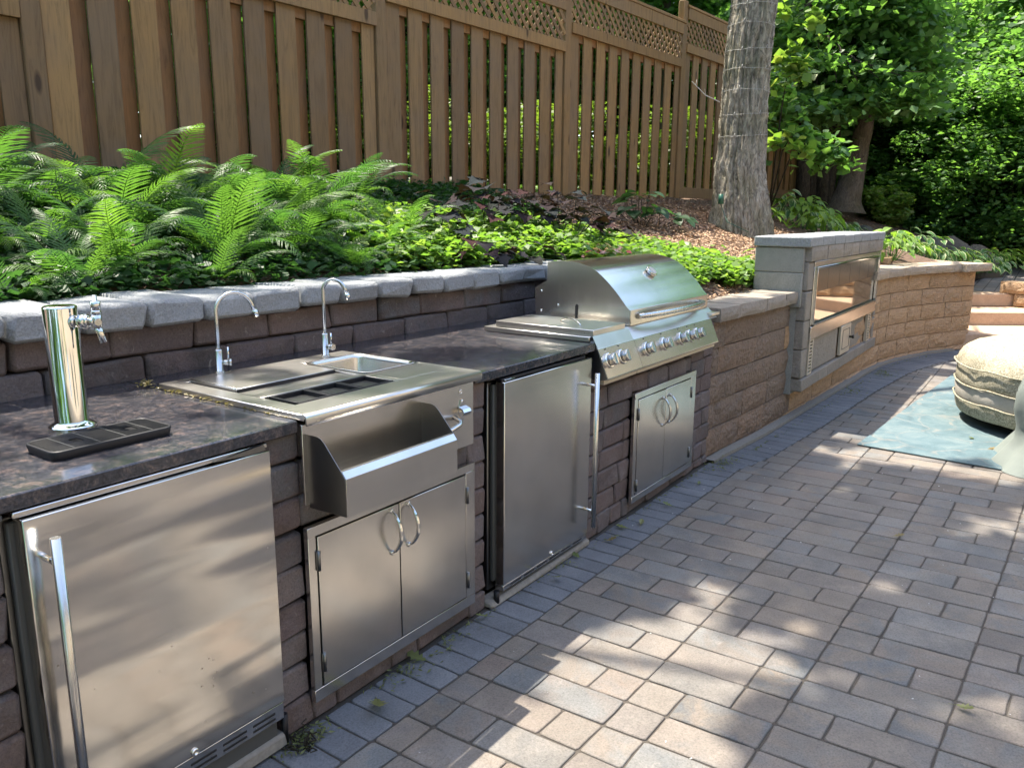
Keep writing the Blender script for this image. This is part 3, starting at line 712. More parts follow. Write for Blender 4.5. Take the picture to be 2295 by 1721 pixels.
# lower blocks and hatch
for a, b_, y_ in ((5.60, 6.29, FY+.012), (6.66, 7.29, FY+.03)):
    mid = .53
    fb(a, b_, .41, .645, M['greycap'], y0=y_, d=.08)
mb = MB(); mb.cbox(6.315, 6.625, FY-.016, FY+.01, .425, .65, .004); h_ = mb.build('hatch', M['pale'], fp)
mb = MB(); 
for q in ((6.36, 6.58, .465, .469), (6.36, 6.58, .612, .616), (6.36, 6.364, .469, .612), (6.576, 6.58, .469, .612)): mb.box(q[0], q[1], FY-.0185, FY-.016, q[2], q[3])
mb.build('hatch_groove', M['rubber'], h_)
mb = MB(); mb.lathe([(.008, 0), (.008, -.02), (.014, -.022), (.014, -.034), (0, -.036)], (6.60, FY-.016, .54), 10, 'y'); mb.tube([(6.60, FY-.045, .54), (6.55, FY-.05, .548)], .005, 6); mb.build('latch', M['black'], h_)

for ch in list(fp.children):
    ch.location = (ch.location.x*KF, ch.location.y, ch.location.z*KF); ch.scale = (KF, 1, KF)
fp.location = (6.5*KF, .128, 1.46-1.46*KF); WL[fp.name] = Vector(fp.location)

# house behind the viewer: it shows only as warm reflections in the steel
hs_ = thing('house', 'cream sided house with dark windows behind the viewer', 'house', (1, -9.4, 0))
mb = MB(); mb.box(-8, 25, -14, -9.3, -.05, 6.2); mb.build('wall', simple('cream_render', (.52,.43,.33), .85, bscale=20, bstr=.2, var=.08), hs_)
mb = MB(); mb.prism([(-14.4, 6.15), (-8.8, 6.15), (-8.8, 6.3), (-11.6, 8.2), (-14.4, 6.3)], 'x', -8.4, 25.4); mb.build('roof', simple('dark_shingle', (.06,.055,.05), .9), hs_)
for x_, z0_, z1_, w_ in ((-5.5, 1, 2.3, 1.4), (-1.8, .05, 2.2, 1.9), (2.0, 1, 2.3, 1.4), (5.6, .9, 2.3, 1.8), (-5.5, 3.5, 4.7, 1.3), (-1.5, 3.5, 4.7, 1.3), (2.2, 3.5, 4.7, 1.3), (5.8, 3.5, 4.7, 1.3)):
    mb = MB(); mb.cbox(x_, x_+w_, -9.3, -9.24, z0_, z1_, .01); f__ = mb.build('window', M['white'], hs_)
    mb = MB(); mb.box(x_+.08, x_+w_/2-.03, -9.24, -9.23, z0_+.08, z1_-.08); mb.build('pane', M['glass'], f__)
    mb = MB(); mb.box(x_+w_/2+.03, x_+w_-.08, -9.24, -9.23, z0_+.08, z1_-.08); mb.build('pane', M['glass'], f__)

# =================================================================== refrigerators
def fridge(name, label, x0, x1, z0, z1, hx, mdoor, hand_z, slots, lock, zg):
    t = thing(name, label, 'refrigerator', ((x0+x1)/2, .3, 0), 'built in outdoor refrigerators')
    mb = MB(); mb.cbox(x0-.025, x1-.002, .045, .66, .045, .862, .004); mb.build('cabinet', M['darksteel'], t)
    mb = MB(); mb.cbox(x0-.012, x1-.006, .028, .045, z0+.01, z1-.012, .004); mb.build('gasket', M['rubber'], t)
    mb = MB(); mb.cbox(x0, x1, -.014, .028, z0, z1, .0025); d = mb.build('door', mdoor, t)
    mb = MB(); mb.tube([(hx, -.066, hand_z[0]), (hx, -.066, hand_z[1])], .0105, 20); h = mb.build('handle', M['satin'], d)
    for z_ in (hand_z[0]+.075, hand_z[1]-.055):
        mb = MB(); mb.tube([(hx, -.012, z_), (hx, -.064, z_)], .0068, 12); mb.build('handle_post', M['chrome'], d)
    mb = MB(); mb.lathe([(.0105, 0), (.0105, -.004), (.0085, -.0055), (.005, -.0055), (.005, -.003), (0, -.003)], (lock[0], -.014, lock[1]), 18, 'y'); mb.build('lock', M['chrome'], d)
    mb = MB(); mb.cbox(x0+.002, x1-.002, -.010, .03, zg[0], zg[1], .0015); g = mb.build('grille_panel', mdoor, t)
    for a in slots:
        for z_ in (zg[0]+.010, zg[0]+.026) if zg[1]-zg[0] > .035 else (zg[0]+.008,):
            mb = MB(); mb.cbox(a, a+.072, -.0112, -.0095, z_, z_+.006, .0004); mb.build('vent_slot', M['blackin'], g)
    mb = MB(); mb.cbox(x0+.03, x1-.02, .0, .04, .04, zg[0]-.003, .002); mb.build('kick_plate', M['rubber'], t)
    return t
f1 = fridge('refrigerator', 'stainless refrigerator with water spotted door and handle on its left side', .655, 1.252, .148, .866, .690, M['door'], (.130, .832), [.78+i*.092 for i in range(5)], (.975, .158), (.096, .145))
f2 = fridge('refrigerator', 'stainless refrigerator between the bar sink and the grill with handle on its right side', 2.290, 2.932, .072, .866, 2.890, M['door2'], (.125, .812), [2.34+i*.095 for i in range(6)], (2.63, .083), (.048, .070))
mb = MB(); mb.cbox(.645, 1.255, .0, .05, .868, .8825, .003); mb.build('top_rail', M['steel'], f1)
mb = MB(); mb.prism([(1.09, .874), (1.235, .8835), (1.24, .868), (1.2, .866)], 'y', -.012, .0); mb.build('hinge_cover', M['darksteel'], f1)
mb = MB(); mb.cbox(2.29, 2.90, .0, .04, .868, .8775, .001); mb.build('top_rail', M['black'], f2)
mb = MB(); mb.cbox(2.30, 2.36, -.01, .02, .869, .875, .001); mb.build('hinge_cover', M['chrome'], f2)
mb = MB(); mb.tube([(2.262, .0, .012), (2.262, .0, .06)], .012, 10); mb.build('foot', M['black'], f2)
mb = MB(); mb.tube([(1.257, .0, .0), (1.257, .0, .10)], .009, 10); mb.build('foot', M['black'], f1)

# =================================================================== access doors
def access(name, label, x0, x1, z0, z1, dx0, dx1, dz0, dz1, mid, hz, hx, hinges, mt, mh, cov=.0):
    t = thing(name, label, 'access doors', ((x0+x1)/2, 0, z0), 'double access doors')
    F0, F1 = -.006, .012
    mb = MB(); mb.cbox(x0, x1, F0, F1, dz1, z1, .0012); mb.cbox(x0, x1, F0, F1, z0, dz0, .0012); mb.cbox(x0, dx0, F0+.0003, F1, dz0-.0005, dz1+.0005, .0012); mb.cbox(dx1, x1, F0+.0003, F1, dz0-.0005, dz1+.0005, .0012)
    mb.build('frame', mt, t)
    mb = MB(); mb.box(dx0, dx1, F1-.004, F1-.002, dz0, dz1); mb.build('recess', M['blackin'], t)
    for i, (a, b_) in enumerate(((dx0+.0045, mid-.0024), (mid+.0024, dx1-.0045))):
        mb = MB(); mb.cbox(a, b_, F0-.002, F1-.006, dz0+.0045, dz1-.0045, .0014); d = mb.build('door', mt, t)
        x_ = hx[i]; pts = []
        for k in range(15):
            s_ = k/14; z_ = hz[0]+(hz[1]-hz[0])*s_; bow = math.sin(math.pi*s_)
            pts.append((x_+(.004 if i == 0 else -.004)*0, F0-.006-.040*bow**.7, z_))
        rr = [.0042+.0028*math.sin(math.pi*k/14) for k in range(15)]
        mb = MB(); mb.tube(pts, rr, 10); mb.lathe([(.0085, 0), (.0085, -.005), (.005, -.008)], (x_, F0-.002, hz[0]), 12, 'y'); mb.lathe([(.0085, 0), (.0085, -.005), (.005, -.008)], (x_, F0-.002, hz[1]), 12, 'y')
        mb.build('handle', mh, d)
        for (hx_, hz_) in hinges[i]:
            mb = MB(); mb.tube([(hx_, F0-.004, hz_-.03), (hx_, F0-.004, hz_+.03)], .0052, 8); mb.cbox(hx_-.008, hx_+.002, F0-.004, F0-.001, hz_-.028, hz_+.028, .0006); mb.build('hinge', M['darksteel'], d)
    return t
access('access_door', 'larger stainless double access doors under the bottle rail', 1.366, 2.121, .074, .609, 1.394, 2.071, .113, .580, 1.731, (.425, .562), (1.692, 1.770), [[(1.398, .506), (1.402, .191)], [(2.074, .5), (2.076, .181)]], M['steelv'], M['chrome'])
access('access_door', 'smaller stainless double access doors in dark brick under the grill', 3.385, 4.142, .066, .623, 3.418, 4.074, .100, .592, 3.743, (.402, .547), (3.703, 3.789), [[(3.421, .515), (3.424, .152)], [(4.077, .508), (4.084, .164)]], M['steelv'], M['satin'])

# =================================================================== bar sink station
bs = thing('bar_station', 'stainless drop in bar sink station with ice lid and front bottle rail', 'bar sink', (1.75, .3, .92))
X0, X1, Yf, Yb, ZT = 1.361, 2.134, -.022, .655, .9365
mb = MB()
def sheet(x0, x1, y0, y1, z1=ZT, z0=None): mb.cbox(x0, x1, y0, y1, (z0 if z0 is not None else z1-.010), z1, .0008)
sheet(X0+.001, X1-.001, Yf+.012, .09); sheet(X0+.001, 1.425, .0905, Yb); sheet(1.8345, 1.8615, .0905, .60); sheet(2.1165, X1-.001, .0905, Yb); sheet(1.4255, 2.116, .6005, Yb); sheet(1.862, 2.116, .5505, .600); sheet(1.862, 2.116, .0905, .2500)
sheet(1.4255, 1.834, .2235, .2455, ZT+.004)
# rolled front lip
prof = [(Yf+.012, ZT-.010), (Yf+.012, ZT)]+[(Yf+.004-.012*math.sin(a)+.0, ZT-.012+.012*math.cos(a)) for a in [i*math.pi/2/6 for i in range(7)]]+[(Yf-.008, ZT-.030), (Yf-.003, ZT-.030), (Yf-.003, ZT-.012)]
mb.smooth = True; mb.prism(prof, 'x', X0, X1); mb.smooth = False
mb.cbox(X0-.0005, X0+.004, Yf+.004, Yb, .9185, ZT-.001, .0015)
for i in range(len(mb.sm)):
    pass
mb.build('worktop', M['top'], bs)
mb = MB(); mb.cbox(1.359, 2.107, -.012, -.004, .681, .907, .001); ap = mb.build('apron', M['steel'], bs)
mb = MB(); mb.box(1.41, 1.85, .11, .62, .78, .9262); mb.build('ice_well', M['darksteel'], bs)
mb = MB(); mb.cbox(1.430, 1.832, .2465, .37, .9275, .931, .0008); mb.build('slide_panel', M['top'], bs)
mb = MB(); mb.cbox(1.436, 1.830, .368, .5995, .934, .9425, .0015); ld = mb.build('lid', M['top'], bs)
mb = MB(); mb.cbox(1.438, 1.829, .3635, .3675, .931, .9415, .0008); mb.build('gasket', M['black'], ld)
mb = MB(); mb.cbox(1.4265, 1.4345, .25, .598, .928, .934, .0008); mb.build('track', M['black'], bs)
mb = MB(); mb.cbox(1.436, 1.439, .370, .598, .9426, .9455, .0006); mb.build('lid_edge', M['chrome'], ld)
# sink basin with rounded corners
def rrect(x0, x1, y0, y1, r, n=5):
    P_ = []
    for cx, cy, a0 in ((x1-r, y1-r, 0), (x0+r, y1-r, 90), (x0+r, y0+r, 180), (x1-r, y0+r, 270)):
        for i in range(n+1): a = R_(a0+90*i/n); P_.append((cx+r*math.cos(a), cy+r*math.sin(a)))
    return P_
mb = MB(); mb.smooth = True
loops = [(0, ZT+.001, .03), (-.004, ZT+.0035, .03), (.004, ZT+.004, .03), (.011, ZT+.001, .03), (.014, ZT-.012, .03), (.016, ZT-.10, .03), (.03, ZT-.135, .04), (.10, ZT-.14, .02)]
prev = None
for off, z_, rr in loops:
    pl = rrect(1.858+off, 2.118-off, .246+off, .554-off, rr); nn = mb.add([(p[0], p[1], z_) for p in pl])
    if prev is not None:
        for i in range(len(pl)): mb.face([prev+i, prev+(i+1) % len(pl), nn+(i+1) % len(pl), nn+i], True)
    prev = nn; L0 = len(pl)
mb.face([prev+i for i in range(L0)], False); mb.build('basin', M['steel'], bs)
mb = MB(); mb.lathe([(.028, .0), (.028, .003), (.018, .002), (0, .001)], (1.99, .40, ZT-.139), 20); mb.build('drain', M['chrome'], bs)
# bottle rail
prof = [(-.012, .880), (-.056, .880), (-.068, .876), (-.082, .865), (-.142, .798), (-.155, .781), (-.156, .677), (-.012, .672)]
br_ = None
mb = MB(); mb.cbox(1.375, 1.837, -.157, -.1545, .676, .781, .0006); mb.prism([(-.155, .7815), (-.1565, .7815), (-.143, .7985), (-.134, .800), (-.134, .7985), (-.1425, .7965)], 'x', 1.375, 1.837); mb.cbox(1.376, 1.836, -.154, -.013, .673, .6755, .0005)
br_ = mb.build('bottle_rail', M['steel'], bs)
for x_ in (1.3725, 1.8375):
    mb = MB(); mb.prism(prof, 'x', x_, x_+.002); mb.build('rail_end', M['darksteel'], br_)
mb = MB(); mb.tube([(1.864, -.012, .778), (1.866, -.05, .776), (1.88, -.058, .774), (1.93, -.060, .776), (1.975, -.058, .784), (1.99, -.05, .79), (1.998, -.012, .797)], [.009, .007, .0075, .0085, .0075, .007, .009], 12); mb.build('towel_bar', M['chrome'], bs)
# bottle opener and lock
mb = MB(); mb.smooth = True
prf = []
for i in range(25):
    s_ = i/24; z_ = .852-.088*s_; w_ = .011*math.sin(math.pi*min(1, max(.05, s_*1.15)))+.004 if s_ < .8 else .014*(1-s_)/.2*.8+.002
    prf.append((w_, z_))
mb.smooth = False; mb.prism([(2.040+w_, z_) for w_, z_ in prf]+[(2.040-w_, z_) for w_, z_ in prf[::-1]], 'y', -.0155, -.0125)
mb.prism([(-.016, .828), (-.034, .822), (-.040, .812), (-.034, .800), (-.030, .803), (-.033, .812), (-.029, .818), (-.016, .822)], 'x', 2.020, 2.060)
mb.lathe([(.006, 0), (.006, -.002), (0, -.003)], (2.04, -.0155, .845), 10, 'y')
mb.build('bottle_opener', M['chrome'], bs)
mb = MB(); mb.lathe([(.009, 0), (.009, -.003), (.006, -.004), (.003, -.004), (.003, -.002), (0, -.002)], (2.036, -.012, .877), 16, 'y'); mb.build('lock', M['chrome'], bs)
# black garnish bins sit in the opening
for i in range(3):
    a = 1.4405+i*.1285; b_ = a+.1275
    t = thing('garnish_bin', 'black plastic garnish bin, %s of three set in the bar station' % ('nearest the left counter' if i == 0 else 'middle one' if i == 1 else 'one beside the sink basin'), 'bin', (a+.06, .157, .86), 'garnish bins')
    mb = MB(); z_ = .9395
    mb.cbox(a, b_, .091, .101, z_-.012, z_, .0015); mb.cbox(a, b_, .2125, .2225, z_-.012, z_, .0015); mb.cbox(a, a+.010, .1005, .213, z_-.0125, z_-.0005, .0015); mb.cbox(b_-.010, b_, .1005, .213, z_-.0125, z_-.0005, .0015)
    mb.build('rim', M['black'], t)
    mb = MB(); mb.box(a+.009, a+.0105, .101, .2125, .83, z_-.006); mb.box(b_-.0105, b_-.009, .101, .2125, .83, z_-.006); mb.box(a+.01, b_-.01, .1, .1015, .83, z_-.006); mb.box(a+.01, b_-.01, .212, .2135, .83, z_-.006); mb.box(a+.01, b_-.01, .1, .2135, .828, .831); mb.build('tub', M['black'], t)

# =================================================================== faucets
def faucet(x, y, z0, zb, ztop, reach, lever, label, dirx=.85, diry=-.52):
    t = thing('faucet', label, 'faucet', (x, y, z0), 'gooseneck bar faucets')
    mb = MB(); mb.lathe([(.017, 0), (.017, .004), (.0125, .006), (.0125, zb-z0), (.0105, zb-z0+.003), (.008, zb-z0+.003)], (x, y, z0), 20, sharp=(1, 3)); mb.build('body', M['satin'], t)
    pts = [(x, y, zb)]; R = reach/2; zc = ztop-R; pts.append((x, y, zc-.03))
    d = Vector((dirx, diry, 0)).normalized()
    for i in range(0, 17):
        a = R_(180-i*163/16); p = Vector((x, y, zc))+d*(R+R*math.cos(a)); pts.append((p.x, p.y, zc+R*math.sin(a)))
    e = Vector(pts[-1]); e2 = e+(e-Vector(pts[-2])).normalized()*.02; pts.append(tuple(e2))
    mb = MB(); mb.tube(pts, .0068, 14); mb.build('spout', M['satin'], t)
    e3 = e2+(e2-e).normalized()*.022; mb = MB(); mb.tube([tuple(e2-(e2-e)*.1), tuple(e3)], .0088, 14); mb.build('aerator', M['chrome'], t)
    hz = z0+(zb-z0)*.45; hd = Vector(lever).normalized(); p0 = Vector((x, y, hz)); 
    mb = MB(); mb.tube([tuple(p0+hd*.010), tuple(p0+hd*.032)], .009, 14); mb.tube([tuple(p0+hd*.0325), tuple(p0+hd*.040)], .0122, 16); lv = mb.build('valve', M['satin'], t)
    mb = MB(); q = p0+hd*.030; mb.tube([tuple(q+Vector((0, 0, .006))), tuple(q+Vector((0, 0, .052)))], .0032, 8); mb.build('lever', M['chrome'], lv)
faucet(1.583, .655, .9365, 1.012, 1.200, .125, (.75, -.65, 0), 'taller gooseneck faucet behind the ice lid with spout over the lid', .95, -.3)
faucet(2.010, .612, .9365, 1.020, 1.222, .085, (.1, -1, 0), 'gooseneck faucet behind the small sink basin', .45, -.9)

# =================================================================== beer tower and drip tray
bt_ = thing('beer_tower', 'polished steel beer tower with one tap beside the drip tray', 'beer tower', (.972, .408, .92))
mb = MB(); mb.lathe([(.056, 0), (.056, .007), (.050, .011), (.044, .014), (.0395, .02), (.0395, .306), (.0385, .310), (.034, .3125), (0, .3135)], (.972, .408, .92), 48, sharp=(0,)); mb.build('column', M['chrome'], bt_)
tp = Vector((.985, .371, 1.194)); td = Vector((.55, -.83, 0)).normalized()
mb = MB()
def seg(a, b_, r0, r1=None, n=18): mb.tube([tuple(tp+td*a), tuple(tp+td*b_)], [r0, r1 or r0], n)
seg(-.004, .006, .016, .015); seg(.006, .016, .010); seg(.016, .034, .0185, .0185); seg(.034, .040, .0185, .013); seg(.040, .055, .011)
q = tp+td*.058
mb.tube([tuple(q+Vector((0, 0, .020))), tuple(q+Vector((0, 0, -.014)))], .0115, 16)
mb.tube([tuple(q+Vector((0, 0, -.012))), tuple(q+td*.006+Vector((0, 0, -.028))), tuple(q+td*.012+Vector((0, 0, -.052)))], [.010, .0085, .0085], 14)
tap = mb.build('tap', M['chrome'], bt_)
mb = MB(); mb.tube([tuple(q+Vector((0, 0, .020))), tuple(q+Vector((0, 0, .030)))], [.013, .010], 14); mb.tube([tuple(q+Vector((0, 0, .030))), tuple(q+Vector((0, 0, .050))), tuple(q+Vector((0, 0, .052))), tuple(q+Vector((0, 0, .066)))], [.011, .0125, .006, .0055], 14); mb.build('tap_lever', M['chrome'], tap)
mb = MB(); mb.tube([tuple(q+Vector((-.004, -.012, 0))), tuple(q+Vector((-.006, -.018, 0)))], .0085, 12); mb.build('tap_cap', M['satin'], tap)
dt = thing('drip_tray', 'black slotted drip tray on the counter in front of the beer tower', 'drip tray', (.94, .21, .92))
TX0, TX1, TY0, TY1 = .795, 1.088, .138, .280
pl = rrect(TX0, TX1, TY0, TY1, .022); pl2 = rrect(TX0+.004, TX1-.004, TY0+.004, TY1-.004, .019); pl3 = rrect(TX0+.006, TX1-.006, TY0+.006, TY1-.006, .017)
mb = MB(); mb.smooth = True; n0 = mb.add([(p[0], p[1], .921) for p in pl2]); n1 = mb.add([(p[0], p[1], .940) for p in pl]); n2 = mb.add([(p[0], p[1], .943) for p in pl2]); n3 = mb.add([(p[0], p[1], .940) for p in pl3]); n4 = mb.add([(p[0], p[1], .926) for p in pl3])
Lp = len(pl)
for A, B in ((n0, n1), (n1, n2), (n2, n3), (n3, n4)):
    for i in range(Lp): mb.face([A+i, A+(i+1) % Lp, B+(i+1) % Lp, B+i], True)
mb.face([n4+i for i in range(Lp)], False); mb.build('tray', M['black'], dt)
for i in range(15):
    y_ = TY0+.012+i*.0084; ins = .012 if i in (0, 14) else .006; mb = MB()
    if 5 <= i <= 8: 
        for a, b_ in ((TX0+ins, .868), (.890, 1.000), (1.022, TX1-ins)): mb.cbox(a, b_, y_-.0013, y_+.0013, .9395, .9425, .0004)
    else: mb.cbox(TX0+ins, TX1-ins, y_-.0013, y_+.0013, .9395, .9425, .0004)
    mb.build('slat', M['black'], dt)
for x_ in (.846, .905, .967, 1.034):
    mb = MB(); mb.cbox(x_-.001, x_+.001, TY0+.008, TY1-.008, .9425, .9432, .0003); mb.build('cross_bar', M['rubber'], dt)
# small leaf litter on the counter edge
# =================================================================== side burner and grill
PA = Vector((0, -.010, .8935)); PB = Vector((0, -.060, .766)); PN = Vector((0, -(PA.z-PB.z), (PA.y-PB.y)*1)).normalized(); PN = Vector((0, -.931, .365))
def ppt(x, t, out=0): p = PA.lerp(PB, t)+PN*out; return Vector((x, p.y, p.z))
def panel(mb, x0, x1):
    o = [(PA.y, PA.z), (PA.y-.0015, PA.z-.003), (PB.y-.003, PB.z+.006), (PB.y-.003, PB.z), (PB.y+.006, PB.z-.007), (.05, PB.z-.007), (.05, .91), (.03, .925)]
    mb.smooth = False; mb.prism(o, 'x', x0, x1)
def knob(parent, x, t=.44, r=.0265):
    c0 = ppt(x, t, .0005); e = [ppt(x, t, d) for d in (.0005, .010, .0115, .0125, .036, .040, .041)]
    mb = MB(); mb.tube([tuple(v) for v in e[:3]], [r+.008, r+.008, r+.004], 28); k = mb.build('knob_bezel', M['chrome'], parent)
    mb = MB(); mb.tube([tuple(v) for v in e[3:]], [r*.93, r, r-.0008, r-.003], 28); kk = mb.build('knob', M['satin'], parent)
    mb = MB(); a = ppt(x, t, .0415); up = (PA-PB).normalized(); s_ = Vector((1, 0, 0))
    vs = [a-s_*.0035-up*(r-.004), a+s_*.0035-up*(r-.004), a+s_*.0035+up*(r-.004), a-s_*.0035+up*(r-.004)]
    n0 = mb.add([tuple(v) for v in vs]); n1 = mb.add([tuple(v+PN*.006) for v in vs]); mb.face([n1, n1+1, n1+2, n1+3])
    for i in range(4): mb.face([n0+i, n0+(i+1) % 4, n1+(i+1) % 4, n1+i])
    mb.build('grip', M['chrome'], kk)
    mb = MB()
    for q in range(14):
        aa = R_(200+q*10); 
    return k
sb = thing('side_burner', 'low stainless side burner with flat lid and two knobs left of the grill', 'side burner', (3.15, .28, .92))
mb = MB(); panel(mb, 2.990, 3.331); mb.build('control_panel', M['steel'], sb)
mb = MB(); mb.prism([(PA.y+.001, PA.z-.004), (PB.y, PB.z+.002), (PB.y+.01, PB.z-.004), (.05, PB.z-.004), (.05, .905)], 'x', 2.9875, 2.9895); mb.build('panel_end', M['darksteel'], sb)
mb = MB(); mb.cbox(2.982, 3.333, .03, .60, .921, .9445, .003); mb.build('flange', M['top'], sb)
mb = MB(); mb.prism([(PA.y+.001, PA.z+.001), (.0205, .9475), (.0205, .944), (PA.y+.004, PA.z-.002)], 'x', 2.992, 3.331); mb.build('front_shelf', M['top'], sb)
mb = MB(); mb.cbox(3.002, 3.304, .022, .545, .9455, .9725, .0025); l_ = mb.build('lid', M['top'], sb)
pts = [(3.06+.0*k, .12+.17*k/12, .973+.022*math.sin(math.pi*k/12)**.6) for k in range(13)]; pts = [(3.08+.09*k/12, .13+.16*k/12, p[2]) for k, p in enumerate(pts)]
mb = MB(); mb.tube(pts, .0042, 10); mb.build('handle', M['satin'], l_)
for x_ in (3.048, 3.172): knob(sb, x_)
mb = MB(); mb.cbox(3.01, 3.329, -.034, -.01, .735, .7565, .002); mb.build('drip_strip', M['pale'], sb)
gr = thing('gas_grill', 'stainless built in gas grill with domed hood and five chrome knobs', 'grill', (3.85, .3, .92))
mb = MB(); panel(mb, 3.3335, 4.300); cp = mb.build('control_panel', M['steel'], gr)
mb = MB(); mb.prism([(PA.y+.001, PA.z+.001), (.048, .9445), (.048, .940), (PA.y+.004, PA.z-.002)], 'x', 3.336, 4.398); mb.build('front_shelf', M['top'], gr)
mb = MB(); mb.cbox(3.336, 4.412, .046, .62, .9205, .9435, .003); mb.cbox(4.31, 4.43, -.012, .05, .905, .922, .002); mb.build('body', M['top'], gr)
for x_ in (3.432, 3.628, 3.836, 3.955, 4.058): knob(gr, x_)
mb = MB(); mb.cbox(3.336, 4.316, -.034, -.01, .735, .7565, .002); mb.build('drip_strip', M['pale'], gr)
for x_ in (3.432, 3.628, 3.836, 3.955, 4.058):
    c0 = ppt(x_, .06, .0008); mb = MB(); mb.cbox(x_-.008, x_+.004, c0.y-.001, c0.y+.001, c0.z-.003, c0.z+.003, .0004); mb.build('index_mark', M['black'], cp)
for x_ in (3.048, 3.172):
    c0 = ppt(x_, .06, .0008); mb = MB(); mb.cbox(x_-.006, x_+.004, c0.y-.001, c0.y+.001, c0.z-.003, c0.z+.003, .0004); mb.build('index_mark', M['black'], sb)
# badge lettering
fd = bpy.data.curves.new('badge_text', 'FONT'); fd.body = 'Sum'; fd.size = .034; fd.extrude = .0006
to = bpy.data.objects.new('badge_text', fd); COL.objects.link(to)
bpy.context.view_layer.update(); dg = bpy.context.evaluated_depsgraph_get(); tm = bpy.data.meshes.new_from_object(to.evaluated_get(dg)); bpy.data.objects.remove(to)
up = (PA-PB).normalized(); Mx = Matrix(((1, up.x, PN.x), (0, up.y, PN.y), (0, up.z, PN.z))); p = ppt(3.352, .62, .0015)
tm.transform(Mx.to_4x4()); tm.materials.clear(); tm.materials.append(M['rubber']); tb = link('badge_lettering', tm, gr, loc=(p.x, p.y, p.z))
mb = MB(); a = ppt(3.345, .72, .001); b_ = ppt(3.345, .30, .001); mb.tube([tuple(a), tuple(b_)], .0016, 6); mb.build('badge_bar', M['rubber'], gr)
# hood
HP = [(.579, .950), (.584, 1.098), (.512, 1.138), (.511, 1.229), (.46, 1.236), (.407, 1.238), (.325, 1.230), (.243, 1.202), (.175, 1.152), (.114, 1.093), (.068, 1.040), (.046, 1.020), (.045, .946)]
def smooth_curve(P_, n=6):
    out = []
    for i in range(len(P_)-1):
        p0, p1, p2, p3 = P_[max(i-1, 0)], P_[i], P_[i+1], P_[min(i+2, len(P_)-1)]
        for k in range(n):
            t = k/n; out.append(tuple(.5*((2*p1[j])+(-p0[j]+p2[j])*t+(2*p0[j]-5*p1[j]+4*p2[j]-p3[j])*t*t+(-p0[j]+3*p1[j]-3*p2[j]+p3[j])*t**3) for j in (0, 1)))
    out.append(P_[-1]); return out
top = smooth_curve(HP[3:12], 6)
mb = MB()
mb.grid([[Vector((x_, y_, z_)) for x_ in (3.402, 3.72, 4.04, 4.368)] for y_, z_ in top])
hood = mb.build('hood', M['hood'], gr, recalc=False)
for q in hood.data.polygons: pass
mb = MB(); mb.cbox(3.400, 4.370, .042, .060, .946, 1.0205, .0015); mb.build('hood_front', M['steelv'], hood)
for x_ in (3.396, 4.368):
    mb = MB(); mb.prism(HP[:3]+top+[HP[12]], 'x', x_, x_+.006); mb.build('hood_side', M['steelv'], hood)
mb = MB(); mb.prism([(.330, .948), (.342, .948), (.346, .975), (.344, 1.022), (.340, 1.029), (.333, 1.029), (.329, 1.022), (.331, .975)], 'x', 3.3935, 3.3962); mb.build('slot', M['blackin'], hood)
for y_, z_ in ((.445, 1.02), (.545, 1.085), (.545, .985)):
    mb = MB(); mb.lathe([(.006, 0), (.006, -.003), (0, -.004)], (3.396, y_, z_), 10, 'x'); mb.build('screw', M['chrome'], hood)
mb = MB(); mb.box(3.41, 4.36, .06, .55, .945, .96); mb.build('firebox', M['blackin'], gr)
pts = []
for k in range(21):
    s_ = k/20; bow = math.sin(math.pi*s_)**.55; pts.append((3.475+.815*s_, .040-.058*bow, .985+.004*bow))
mb = MB(); mb.tube(pts, [.0135]*21, 16); mb.build('handle', M['satin'], hood)
tn = Vector((0, -.69, .72)); tc = Vector((3.90, .186, 1.163)); mb = MB(); mb.tube([tuple(tc), tuple(tc+tn*.016), tuple(tc+tn*.020)], [.031, .034, .031], 28, cap=True); th = mb.build('thermometer', M['chrome'], hood)
mb = MB(); mb.tube([tuple(tc+tn*.0203), tuple(tc+tn*.0206)], .026, 28); mb.build('dial', M['white'], th)

